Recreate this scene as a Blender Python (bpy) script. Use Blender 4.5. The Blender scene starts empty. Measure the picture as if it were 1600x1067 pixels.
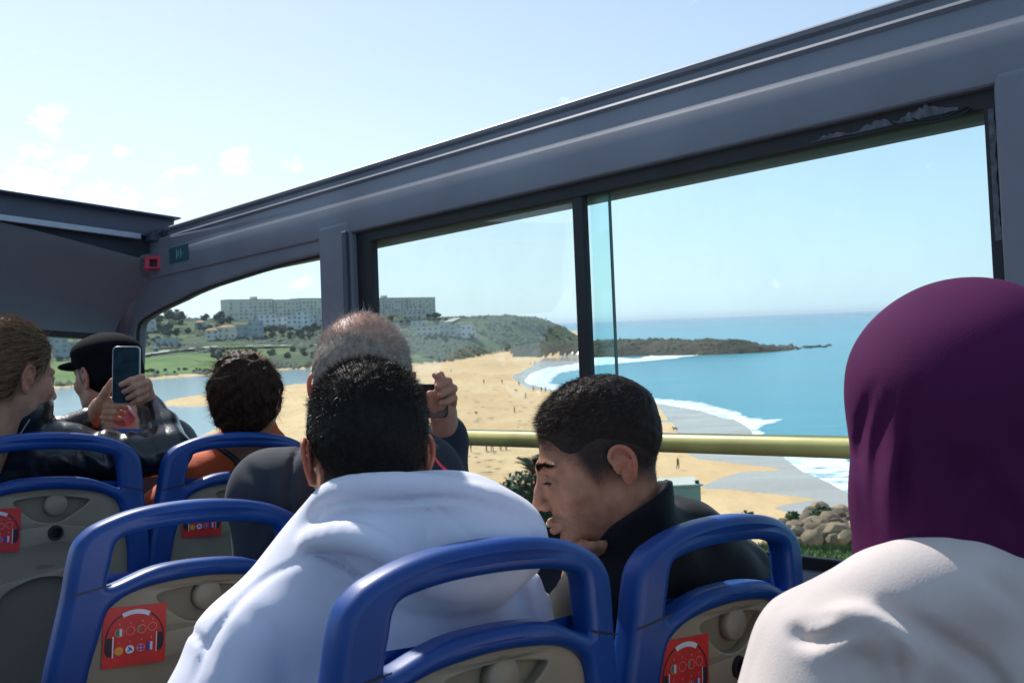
import bpy, math, random
import numpy as np
from mathutils import Matrix, Vector
random.seed(7); RNG = np.random.default_rng(7)
S = bpy.context.scene
COL = S.collection
# ------------------------------------------------------------------ camera
F = 1550.0; EYE = 22.0; HAZE = .00006
def unit(v): v = np.array(v, float); return v/np.linalg.norm(v)
up_c = -unit([59.8, 1549.0, 27.0])                 # world up seen from the camera (x right, y down, z forward)
fw_c = unit(np.array([0, 0, 1.0])-up_c*up_c[2])
rt_c = np.cross(fw_c, up_c)
C2W = np.array([rt_c, fw_c, up_c])                 # camera vector -> world vector
V2W = C2W @ np.array([[1, 0, 0], [0, 0, -1], [0, 1, 0]], float)   # (right, forward, up) -> world
def bus_rot(y, p, r):
    c, s = math.cos(y), math.sin(y)
    M = np.array([[c, -s, 0], [0, 0, -1], [s, c, 0]], float)
    cp, sp = math.cos(p), math.sin(p); P = np.array([[1, 0, 0], [0, cp, sp], [0, -sp, cp]])
    cr, sr = math.cos(r), math.sin(r); Q = np.array([[cr, sr, 0], [-sr, cr, 0], [0, 0, 1]])
    return Q @ P @ M
B2C = bus_rot(math.radians(43.57), math.radians(4.65), math.radians(-.49))
B2W = C2W @ B2C
E0 = np.array([0, 0, EYE])
def M4(R, t):
    m = Matrix.Identity(4)
    for i in range(3):
        for j in range(3): m[i][j] = float(R[i][j])
        m[i][3] = float(t[i])
    return m
BUS = M4(B2W, E0)
cam = bpy.data.cameras.new('camera'); co = bpy.data.objects.new('camera', cam); COL.objects.link(co)
co.matrix_world = M4(C2W @ np.array([[1, 0, 0], [0, -1, 0], [0, 0, -1]], float), E0)
cam.sensor_width = 36; cam.lens = 36*F/1600; cam.clip_start = .05; cam.clip_end = 90000
cam.dof.use_dof = True; cam.dof.focus_distance = 1.75; cam.dof.aperture_fstop = 13
S.camera = co
# ------------------------------------------------------------------ light
SUN_AZ, SUN_EL = -34.0, 46.0                       # degrees, azimuth from the view (+Y) towards +X
W = bpy.data.worlds.new('World'); S.world = W; W.use_nodes = True
nt = W.node_tree; nt.nodes.clear()
def N(t, ty, **k):
    n = t.nodes.new(ty)
    for a, b in k.items(): setattr(n, a, b)
    return n
sky = N(nt, 'ShaderNodeTexSky', sky_type='NISHITA', sun_disc=False)
sky.sun_elevation = math.radians(SUN_EL); sky.sun_rotation = math.radians(SUN_AZ)
sky.air_density = 1.0; sky.dust_density = .35; sky.ozone_density = 3.2; sky.altitude = 20
bg = N(nt, 'ShaderNodeBackground'); bg.inputs[1].default_value = .086
ou = N(nt, 'ShaderNodeOutputWorld')
tc = N(nt, 'ShaderNodeTexCoord')
def pix_dir(px, py): return C2W @ unit([(px-800)/F, (py-533.5)/F, 1])
nz = N(nt, 'ShaderNodeTexNoise'); nz.inputs['Scale'].default_value = 26; nz.inputs['Detail'].default_value = 8; nz.inputs['Roughness'].default_value = .62
mp = N(nt, 'ShaderNodeMapping'); mp.inputs['Scale'].default_value = (1, 1, 1.9)
nt.links.new(tc.outputs['Generated'], mp.inputs[0]); nt.links.new(mp.outputs[0], nz.inputs['Vector'])
acc = None
def wm(op, a, b=None, c=None, clamp=False):
    n = N(nt, 'ShaderNodeMath', operation=op); n.use_clamp = clamp
    for i, v in enumerate((a, b, c)):
        if v is None: continue
        if isinstance(v, (int, float)): n.inputs[i].default_value = v
        else: nt.links.new(v, n.inputs[i])
    return n.outputs[0]
for (px, py, rad, amp) in ((85, 205, 50, .8), (45, 190, 30, .5), (374, 250, 46, 1.0), (30, 285, 95, 1.0), (160, 295, 120, .55), (265, 285, 70, .45), (460, 275, 60, .35), (-150, 240, 170, .9), (-420, 120, 200, .8), (480, 430, 60, .5), (360, 440, 110, .4)):
    v = N(nt, 'ShaderNodeVectorMath', operation='DISTANCE'); nt.links.new(tc.outputs['Generated'], v.inputs[0]); v.inputs[1].default_value = tuple(pix_dir(px, py))
    m = wm('MULTIPLY', wm('SUBTRACT', 1.0, wm('DIVIDE', v.outputs['Value'], rad/F), clamp=True), amp)
    acc = m if acc is None else wm('MAXIMUM', acc, m)
cl = wm('MULTIPLY', wm('SUBTRACT', wm('ADD', wm('MULTIPLY', acc, .75), wm('MULTIPLY', nz.outputs['Fac'], 2.2)), 1.45), 1.5, clamp=True)
mx = N(nt, 'ShaderNodeMix', data_type='RGBA'); nt.links.new(cl, mx.inputs['Factor']); mx.inputs['B'].default_value = (12.5, 12.3, 12.0, 1)
# thin sea haze: the sky pales towards the horizon
sx = N(nt, 'ShaderNodeSeparateXYZ'); nt.links.new(tc.outputs['Generated'], sx.inputs[0])
hzf = wm('ADD', wm('MULTIPLY', wm('POWER', wm('SUBTRACT', 1.0, wm('ABSOLUTE', sx.outputs[2]), clamp=True), 5.0), .60), .22)
dv = N(nt, 'ShaderNodeVectorMath', operation='DOT_PRODUCT'); nt.links.new(tc.outputs['Generated'], dv.inputs[0]); dv.inputs[1].default_value = (math.sin(math.radians(SUN_AZ))*math.cos(math.radians(SUN_EL)), math.cos(math.radians(SUN_AZ))*math.cos(math.radians(SUN_EL)), math.sin(math.radians(SUN_EL)))
glow = wm('POWER', wm('MAXIMUM', dv.outputs['Value'], 0.0), 2.7)
hz = N(nt, 'ShaderNodeMix', data_type='RGBA'); nt.links.new(hzf, hz.inputs['Factor']); nt.links.new(sky.outputs[0], hz.inputs['A'])
hc = N(nt, 'ShaderNodeMix', data_type='RGBA'); nt.links.new(glow, hc.inputs['Factor']); hc.inputs['A'].default_value = (4.9, 7.0, 8.6, 1); hc.inputs['B'].default_value = (12.4, 12.5, 12.7, 1); nt.links.new(hc.outputs['Result'], hz.inputs['B'])
nt.links.new(hz.outputs['Result'], mx.inputs['A'])
nt.links.new(mx.outputs['Result'], bg.inputs[0]); nt.links.new(bg.outputs[0], ou.inputs[0])
sun = bpy.data.lights.new('sun', 'SUN'); sun.energy = 3.6; sun.angle = math.radians(.5); sun.color = (1, .955, .89)
so = bpy.data.objects.new('sun', sun); COL.objects.link(so)
a, e = math.radians(SUN_AZ), math.radians(SUN_EL)
SD = Vector((math.sin(a)*math.cos(e), math.cos(a)*math.cos(e), math.sin(e)))
so.rotation_euler = SD.to_track_quat('Z', 'Y').to_euler()
S.view_settings.view_transform = 'Standard'; S.view_settings.look = 'None'; S.view_settings.exposure = 0.62; S.view_settings.gamma = 1
try: S.view_settings.use_curve_mapping = False
except Exception: pass
S.cycles.max_bounces = 8; S.cycles.transparent_max_bounces = 24
# ------------------------------------------------------------------ materials
MATS = {}
def mat(name, col, rough=.6, metal=0, var=.12, vs=30, bump=0, bs=120, spec=.5, col2=None, attr=None, sheen=0, sss=0, coat=0, trans=0, alpha=None, emit=None):
    """principled material: colour varied by noise, optional bump, optional vertex attribute `attr` mixing to col2"""
    m = bpy.data.materials.new(name); m.use_nodes = True; t = m.node_tree
    b = t.nodes['Principled BSDF']; L = t.links.new
    b.inputs['Roughness'].default_value = rough; b.inputs['Metallic'].default_value = metal
    b.inputs['Specular IOR Level'].default_value = spec
    c4 = (*col, 1)
    tcd = N(t, 'ShaderNodeTexCoord')
    nzz = N(t, 'ShaderNodeTexNoise'); nzz.inputs['Scale'].default_value = vs; nzz.inputs['Detail'].default_value = 6
    L(tcd.outputs['Object'], nzz.inputs['Vector'])
    base = N(t, 'ShaderNodeMix', data_type='RGBA'); base.inputs['A'].default_value = tuple(x*(1-var) for x in col)+(1,); base.inputs['B'].default_value = tuple(min(1, x*(1+var)) for x in col)+(1,)
    rmp = N(t, 'ShaderNodeMapRange'); rmp.inputs[1].default_value = .3; rmp.inputs[2].default_value = .7
    L(nzz.outputs['Fac'], rmp.inputs[0]); L(rmp.outputs[0], base.inputs['Factor'])
    out = base.outputs['Result']
    if attr:
        at = N(t, 'ShaderNodeAttribute', attribute_name=attr)
        m2 = N(t, 'ShaderNodeMix', data_type='RGBA'); L(at.outputs['Fac'], m2.inputs['Factor']); L(out, m2.inputs['A']); m2.inputs['B'].default_value = (*col2, 1)
        out = m2.outputs['Result']
    L(out, b.inputs['Base Color'])
    if bump:
        n2 = N(t, 'ShaderNodeTexNoise'); n2.inputs['Scale'].default_value = bs; n2.inputs['Detail'].default_value = 4; L(tcd.outputs['Object'], n2.inputs['Vector'])
        bp = N(t, 'ShaderNodeBump'); bp.inputs['Strength'].default_value = bump; bp.inputs['Distance'].default_value = .1/bs*3; L(n2.outputs['Fac'], bp.inputs['Height']); L(bp.outputs[0], b.inputs['Normal'])
    if sheen: b.inputs['Sheen Weight'].default_value = sheen; b.inputs['Sheen Roughness'].default_value = .5
    if sss:
        b.inputs['Subsurface Weight'].default_value = sss; b.inputs['Subsurface Radius'].default_value = (1, .35, .2); b.inputs['Subsurface Scale'].default_value = .012
    if coat: b.inputs['Coat Weight'].default_value = coat; b.inputs['Coat Roughness'].default_value = .15
    MATS[name] = m; return m
# ------------------------------------------------------------------ mesh helpers
def newmesh(name, verts, faces, material=None, smooth=False):
    me = bpy.data.meshes.new(name)
    verts = np.asarray(verts, np.float32).reshape(-1, 3)
    if isinstance(faces, np.ndarray):
        k = faces.shape[1]; n = len(faces)
        me.vertices.add(len(verts)); me.vertices.foreach_set('co', verts.ravel())
        me.loops.add(n*k); me.loops.foreach_set('vertex_index', faces.astype(np.int32).ravel())
        me.polygons.add(n); me.polygons.foreach_set('loop_start', np.arange(0, n*k, k, dtype=np.int32))
        me.update(calc_edges=True)
    else:
        me.from_pydata(verts.tolist(), [], faces); me.update()
    if material: me.materials.append(material)
    if smooth: me.shade_smooth()
    return me
def setattrf(me, name, vals):
    a = me.attributes.new(name, 'FLOAT', 'POINT'); a.data.foreach_set('value', np.asarray(vals, np.float32))
def tag(o, label=None, cat=None, group=None, kind=None):
    if label: o['label'] = label
    if cat: o['category'] = cat
    if group: o['group'] = group
    if kind: o['kind'] = kind
    return o
def link(name, me, parent=None, mw=None, loc=None, rot=None):
    o = bpy.data.objects.new(name, me); COL.objects.link(o)
    if parent is not None: o.parent = parent
    if mw is not None: o.matrix_world = mw
    if loc is not None: o.location = loc
    if rot is not None: o.rotation_euler = rot
    return o
def empty(name, mw):
    o = bpy.data.objects.new(name, None); COL.objects.link(o); o.empty_display_size = .1; o.matrix_world = mw; return o
def cp(o, parent=None, loc=None):
    c = o.copy(); COL.objects.link(c); c.parent = parent
    for ch in o.children: cp(ch, c)
    return c
class MB:
    def __init__(s): s.v = []; s.f = []
    def add(s, v, f):
        n = len(s.v); s.v += [tuple(map(float, p)) for p in v]; s.f += [tuple(i+n for i in q) for q in f]; return s
    def box(s, c, d, rz=0, taper=1):
        x, y, z = d[0]/2, d[1]/2, d[2]/2; P = []
        for k in (-1, 1):
            t = taper if k > 0 else 1
            for a, b in ((-1, -1), (1, -1), (1, 1), (-1, 1)):
                X, Y = a*x*t, b*y*t; P.append((c[0]+X*math.cos(rz)-Y*math.sin(rz), c[1]+X*math.sin(rz)+Y*math.cos(rz), c[2]+k*z))
        return s.add(P, [(0, 3, 2, 1), (4, 5, 6, 7), (0, 1, 5, 4), (1, 2, 6, 5), (2, 3, 7, 6), (3, 0, 4, 7)])
    def tube(s, pts, rad, n=10, cap=True):
        pts = [Vector(p) for p in pts]; rs = rad if hasattr(rad, '__len__') else [rad]*len(pts)
        P = []; prev = None
        for i, p in enumerate(pts):
            d = (pts[min(i+1, len(pts)-1)]-pts[max(i-1, 0)]).normalized()
            u = d.cross(Vector((0, 0, 1)) if abs(d.z) < .9 else Vector((0, 1, 0))).normalized()
            if prev is not None:
                u = (prev-d*prev.dot(d)).normalized()
            prev = u; w = d.cross(u)
            for k in range(n):
                a = 2*math.pi*k/n; P.append(p+(u*math.cos(a)+w*math.sin(a))*rs[i])
        Fc = [(i*n+k, i*n+(k+1) % n, (i+1)*n+(k+1) % n, (i+1)*n+k) for i in range(len(pts)-1) for k in range(n)]
        if cap: Fc += [tuple(range(n))[::-1], tuple(range((len(pts)-1)*n, len(pts)*n))]
        return s.add(P, Fc)
    def mesh(s, name, m=None, smooth=False): return newmesh(name, s.v, s.f, m, smooth)
def catmull(pts, n=6, closed=False):
    P = np.array(pts, float); out = []; L = len(P)
    rng = range(L) if closed else range(L-1)
    for i in rng:
        g = (lambda k: P[k % L]) if closed else (lambda k: P[min(max(k, 0), L-1)])
        p0, p1, p2, p3 = g(i-1), g(i), g(i+1), g(i+2)
        for t in np.linspace(0, 1, n, endpoint=False):
            out.append(.5*((2*p1)+(-p0+p2)*t+(2*p0-5*p1+4*p2-p3)*t*t+(-p0+3*p1-3*p2+p3)*t**3))
    if not closed: out.append(P[-1])
    return np.array(out)
def plate(name, loops, thick, bevel, material, plane='XZ', seg=3):
    """solid plate with rounded edges from closed 2-D loops (holes allowed); plane XZ: thickness along Y"""
    cu = bpy.data.curves.new('tmp', 'CURVE'); cu.dimensions = '2D'; cu.fill_mode = 'BOTH'
    cu.bevel_depth = bevel; cu.bevel_resolution = seg; cu.offset = -bevel; cu.extrude = max(thick/2-bevel, 0)
    for lp in loops:
        sp = cu.splines.new('POLY'); sp.points.add(len(lp)-1); sp.use_cyclic_u = True
        for i, p in enumerate(lp): sp.points[i].co = (p[0], p[1], 0, 1)
    o = bpy.data.objects.new('tmp', cu); COL.objects.link(o)
    bpy.context.view_layer.update()
    me = bpy.data.meshes.new_from_object(o.evaluated_get(bpy.context.evaluated_depsgraph_get()))
    bpy.data.objects.remove(o); bpy.data.curves.remove(cu)
    v = np.zeros(len(me.vertices)*3, np.float32); me.vertices.foreach_get('co', v); v = v.reshape(-1, 3)
    if plane == 'XZ': v = np.stack([v[:, 0], -v[:, 2], v[:, 1]], 1)
    if plane == 'YZ': v = np.stack([v[:, 2], v[:, 0], v[:, 1]], 1)
    me.vertices.foreach_set('co', v.ravel().copy()); me.name = name; me.materials.clear(); me.materials.append(material)
    me.update(); me.shade_smooth()
    try: me.set_sharp_from_angle(angle=math.radians(50))
    except Exception: pass
    return me
def edit(me, fn):
    v = np.zeros(len(me.vertices)*3, np.float32); me.vertices.foreach_get('co', v); v = fn(v.reshape(-1, 3).astype(float))
    me.vertices.foreach_set('co', v.astype(np.float32).ravel().copy()); me.update(); return me
def extrude_profile(name, prof, y0, y1, material, ny=1, fn=None, smooth=True):
    """closed XZ profile run along Y"""
    n = len(prof); ys = np.linspace(y0, y1, ny+1); V = []
    for y in ys:
        for p in prof: V.append((p[0], y, p[1]))
    V = np.array(V)
    if fn: V = fn(V)
    Fc = [(i*n+k, (i+1)*n+k, (i+1)*n+(k+1) % n, i*n+(k+1) % n) for i in range(ny) for k in range(n)]
    Fc += [tuple(range(n)), tuple(range(ny*n, (ny+1)*n))[::-1]]
    me = newmesh(name, V, Fc, material, smooth)
    try: me.set_sharp_from_angle(angle=math.radians(35))
    except Exception: pass
    return me
def snoise(P, f, seed=0, octv=3):
    """cheap smooth 3-D noise from summed sines, about -1..1"""
    r = np.random.default_rng(seed); out = 0; amp = 1; tot = 0
    for o in range(octv):
        for _ in range(4):
            k = r.normal(size=3); k *= f*(2**o)*r.uniform(.7, 1.3)/np.linalg.norm(k)*6.283
            out = out+amp*np.sin(P[..., 0]*k[0]+P[..., 1]*k[1]+P[..., 2]*k[2]+r.uniform(0, 6.28))
        tot += amp*2; amp *= .5
    return out/tot
def fixn(me):
    import bmesh
    bm = bmesh.new(); bm.from_mesh(me); bmesh.ops.recalc_face_normals(bm, faces=bm.faces); bm.to_mesh(me); bm.free(); return me
# ------------------------------------------------------------------ terrain, water
def hor(px): return 505.9-.0386*(px-800)
def ground_pt(px, py, z=0):
    d = C2W @ np.array([(px-800)/F, (py-533.5)/F, 1.0]); t = (z-EYE)/d[2]; return E0+d*t
def far_pt(px, py, D):
    """the world point seen at a pixel at horizontal distance D"""
    d = C2W @ np.array([(px-800)/F, (py-533.5)/F, 1.0]); return E0+d*(D/math.hypot(d[0], d[1]))
def az_of(px): return np.arctan((np.asarray(px, float)-800)/F)
def to_pix(X, Y, Z):
    d = np.stack([X, Y, Z-EYE], -1) @ C2W    # world -> camera
    w = np.where(d[..., 2] > .1, d[..., 2], .1)
    return 800+F*d[..., 0]/w, 533.5+F*d[..., 1]/w, d[..., 2]
def inpoly(px, py, poly):
    r = np.zeros(px.shape, bool); n = len(poly)
    for i in range(n):
        x1, y1 = poly[i]; x2, y2 = poly[(i+1) % n]
        if y1 == y2: continue
        c = ((y1 > py) != (y2 > py)) & (px < (x2-x1)*(py-y1)/(y2-y1)+x1); r ^= c
    return r
def blur(a, n=1):
    for _ in range(n):
        p = np.pad(a, 1, mode='edge'); a = (p[1:-1, 1:-1]*2+p[:-2, 1:-1]+p[2:, 1:-1]+p[1:-1, :-2]+p[1:-1, 2:])/6
    return a
SEA = [(3000, 1500), (1900, 1010), (1600, 880), (1450, 822), (1400, 800), (1335, 775), (1300, 757), (1255, 738), (1232, 722), (1224, 711), (1195, 688), (1178, 678), (1168, 668), (1150, 655), (1100, 641), (1050, 634), (1010, 628), (950, 622), (895, 613), (860, 608), (835, 602), (820, 593), (833, 583), (858, 572), (905, 565), (930, 561), (912, 535), (900, 515), (880, 503.5), (3000, 420)]
LAGOON = [(-900, 640), (90, 600), (150, 597), (222, 590), (290, 584), (340, 581), (420, 577), (500, 572), (560, 570), (560, 586), (492, 597), (450, 602), (395, 607), (330, 612), (285, 620), (258, 627), (252, 634), (290, 636), (335, 634), (348, 645), (345, 665), (310, 684), (200, 700), (-900, 760)]
WET = [(1012, 622), (1040, 650), (1052, 660), (1058, 678), (1060, 705), (1092, 722), (1145, 728), (1200, 733), (1225, 737), (1160, 741), (1120, 752), (1090, 768), (1150, 769), (1215, 775), (1275, 783), (1230, 790), (1205, 797), (1300, 830), (1600, 960), (1600, 760), (1200, 560), (850, 560), (800, 590), (822, 606), (870, 616), (930, 622)]
FOAM = [[(1112, 552), (1075, 549), (1045, 550), (1000, 556), (950, 557), (900, 560), (850, 570), (815, 585), (812, 600), (850, 615), (915, 622), (915, 612), (880, 604), (858, 596), (870, 586), (930, 574), (1000, 566), (1060, 561)],
        [(1000, 622), (1100, 628), (1150, 640), (1172, 652), (1200, 654), (1226, 655), (1222, 658), (1200, 664), (1186, 671), (1205, 682), (1176, 686), (1160, 675), (1140, 655), (1080, 642), (1000, 634)],
        [(1190, 690), (1214, 708), (1200, 712), (1236, 728), (1290, 757), (1335, 778), (1400, 808), (1600, 905), (1600, 840), (1420, 770), (1345, 735), (1318, 712), (1290, 700), (1230, 680), (1210, 680)]]
# key columns: pixel column -> (distance, height) nodes away from the shore
KEYS = [(-900, [(560, .5), (600, 4), (680, 9), (760, 16), (860, 26), (980, 34), (1300, 36), (2200, 20)]),
        (0, [(480, .5), (520, 4), (640, 9), (760, 18), (860, 30), (980, 36), (1300, 36), (2200, 20)]),
        (230, [(560, .5), (600, 3), (680, 9), (720, 13), (800, 25), (900, 36), (1100, 44), (2200, 30)]),
        (340, [(585, .5), (610, 3), (680, 8), (715, 12), (780, 20), (880, 32), (1100, 38), (2200, 30)]),
        (460, [(610, .5), (640, 5), (690, 11), (735, 13.5), (800, 22), (900, 33), (1100, 37), (2200, 30)]),
        (600, [(560, .6), (590, 5), (680, 10), (720, 14), (800, 22), (900, 33), (1100, 37), (2200, 30)]),
        (680, [(590, .6), (615, 4), (690, 10), (730, 15), (800, 24), (900, 30), (1050, 30), (2200, 20)]),
        (740, [(680, .6), (710, 4), (760, 11), (820, 20), (880, 27), (960, 30), (1050, 30), (2200, 5)]),
        (810, [(840, 2.5), (870, 8), (900, 14), (930, 21), (960, 27), (1000, 28.5), (1100, 25), (1500, -4)]),
        (850, [(940, 3), (955, 8), (970, 14), (985, 20), (1000, 25), (1040, 25.5), (1100, 18), (1300, -4)]),
        (880, [(960, 2), (970, 6), (980, 10), (990, 15), (1000, 18), (1040, 16.5), (1060, 6), (1100, -4)]),
        (905, [(960, 1), (970, 4), (980, 6), (990, 8), (1000, 8), (1020, 6), (1040, 0), (1060, -4)]),
        (930, [(960, -2), (970, -3), (980, -3), (990, -3), (1000, -3), (1020, -3), (1040, -4), (1060, -4)]),
        (2600, [(960, -2), (970, -3), (980, -3), (990, -3), (1000, -3), (1020, -3), (1040, -4), (1060, -4)])]
def terrain():
    cols = np.concatenate([np.linspace(-2600, -140, 60)[:-1], np.arange(-140, 1700, 1.7), np.linspace(1700, 4200, 60)[1:]])
    dy = np.concatenate([np.arange(400, 30, -1.35)])
    D = np.concatenate([np.array([.5, 3, 6, 8, 10, 12, 13, 14, 15, 16, 17, 18, 19, 21, 24, 28, 33, 40, 48, 56, 64, 72, 80]), EYE*F/dy, np.arange(1145, 2400, 40), np.arange(500, 1140, 6.0)]); D = np.sort(D)
    D = D[np.concatenate([[True], (np.diff(D) > .25)])]
    az = az_of(cols)
    A, DD = np.meshgrid(az, D); PXc = np.meshgrid(cols, D)[0]
    X, Y = DD*np.sin(A), DD*np.cos(A)
    px, py, dep = to_pix(X, Y, np.zeros_like(X))
    jx = px+6*snoise(np.stack([X, Y, X*0], -1)/50, .6, 5)*np.clip(100/DD, .1, 1); jy = py+3.0*snoise(np.stack([X, Y, X*0], -1)/40, .6, 9)
    far = DD > 80
    sea = inpoly(jx, jy, SEA) & far & (dep > 5); lag = inpoly(jx, jy, LAGOON) & far & (dep > 5)
    sea |= far & (PXc > 2000)
    # headland: a rocky tongue from (800,556) to (1245,543)
    hx = np.array([800, 820, 860, 905, 950, 1000, 1050, 1100, 1150, 1200, 1235, 1250]); hb = np.array([556, 557, 558.5, 559, 557, 555, 554, 553, 551, 548, 545, 542.])
    ht = np.array([545, 541, 536, 531, 530, 529.5, 528, 527.5, 528, 532, 539, 542.])
    Db = EYE*F/(np.interp(px, hx, hb)-hor(px)); zt = EYE-(np.interp(px, hx, ht)-hor(px))*(Db+25)/F
    zt = np.where((px > 795) & (px < 1252), np.maximum(zt, 0), -3)
    wid = np.interp(px, [800, 850, 905, 1000, 1150, 1250], [90, 130, 75, 70, 55, 30])
    t = (DD-Db)
    prof = np.clip(t/20, 0, 1)**.7*np.clip((wid-t)/30, 0, 1)
    rough = snoise(np.stack([X, Y, X*0], -1)/14, 1, 3, 4)
    headz = zt*prof*(.92+.08*rough)+prof*rough*.8-3*(prof <= 0)
    head = (prof > 0.02) & (zt > .4) & (px > 797)
    # hill
    K = 8; kp = np.array([k[0] for k in KEYS]); kd = np.array([[n[0] for n in k[1]] for k in KEYS], float); kz = np.array([[n[1] for n in k[1]] for k in KEYS], float)
    hd = np.stack([np.interp(PXc[0], kp, kd[:, i]) for i in range(K)]); hz = np.stack([np.interp(PXc[0], kp, kz[:, i]) for i in range(K)])
    hill = np.full(X.shape, -9.0)
    for j in range(X.shape[1]): hill[:, j] = np.interp(D, hd[:, j], hz[:, j], left=-9, right=hz[-1, j])
    hill = hill+np.clip(hill/8, 0, 1)*(1.5*snoise(np.stack([X, Y, X*0], -1)/60, 1, 8, 4))
    onhill = (hill > -5) & (DD >= hd[0][None, :])
    # the slope the road stands on
    near = np.interp(DD, [0, 7, 14, 17, 19, 28, 48, 70, 92, 100], [17.9, 17.9, 18.05, 18.1, 17.6, 14.8, 8.0, 3.2, .5, .3])
    near = near+np.clip((DD-18)/20, 0, 1)*np.clip((98-DD)/20, 0, 1)*1.0*snoise(np.stack([X, Y, X*0], -1)/9, 1, 4, 3)
    sand = .35+.25*snoise(np.stack([X, Y, X*0], -1)/25, 1, 6, 3)*np.clip((DD-100)/60, 0, 1)
    water = (sea | lag) & ~head & ~(onhill & (hill > 0))
    wm_ = blur(water.astype(float), 2)
    z = sand*(1-wm_)+(-1.2)*wm_
    z = np.where(DD < 100, np.maximum(near, z), z)
    z = np.where(onhill, np.maximum(z, hill), z)
    z = np.where(head, np.maximum(z, headz), z)
    P = np.stack([X, Y, z], -1)
    cls = np.zeros(X.shape, int)                                  # 0 sand 1 hill 2 headland 3 near slope
    cls[(DD < 97) & (z > .6)] = 3
    cls[onhill & (z > .9)] = 1
    cls[onhill & (z > 1.2) & (z < 9.8) & (PXc < 352)] = 4
    cls[head] = 2
    cls[(px > 800) & (py < 561) & (z > -.9) & (py < 559) & (DD > 500) & (DD < 900) & ~head & ~onhill & (hx[0] < px) & (px < 1252)] = 2
    wet = blur((inpoly(jx, jy, WET) & (DD > 90)).astype(float), 2)
    nr, nc = X.shape
    idx = np.arange(nr*nc).reshape(nr, nc)
    quads = np.stack([idx[:-1, :-1], idx[:-1, 1:], idx[1:, 1:], idx[1:, :-1]], -1).reshape(-1, 4)
    fc = cls[:-1, :-1].reshape(-1)
    hi = z[:-1, :-1].reshape(-1)
    foam = np.zeros(X.shape)
    for pl in FOAM: foam = np.maximum(foam, inpoly(jx, jy, pl).astype(float))
    foam = blur(foam*(DD > 90), 5)
    depth = np.clip(blur(((wm_ > .9)).astype(float), 30), 0, 1)
    return P.reshape(-1, 3), quads, fc, wet.ravel(), foam.ravel(), depth.ravel(), (X, Y, DD, px, py), (hill, z, D, cols)
TP, TQ, TC, TWET, TFOAM, TDEPTH, TG, TH = terrain()
def ground_z(X, Y):
    D = math.hypot(X, Y); a = math.atan2(X, Y); px = 800+F*math.tan(a)
    z = TH[1]; i = int(np.clip(np.searchsorted(TH[2], D), 0, z.shape[0]-1)); j = int(np.clip(np.searchsorted(TH[3], px), 0, z.shape[1]-1)); return float(z[i, j])
def sub(name, mask, material, attrs=(), zset=None):
    q = TQ[mask]; u, inv = np.unique(q, return_inverse=True); v = TP[u].copy()
    if zset is not None: v[:, 2] = zset
    me = newmesh(name, v, inv.reshape(-1, 4), material, True)
    for n, a in attrs: setattrf(me, n, a[u])
    o = link(name, me); tag(o, kind='structure'); return o
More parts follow.
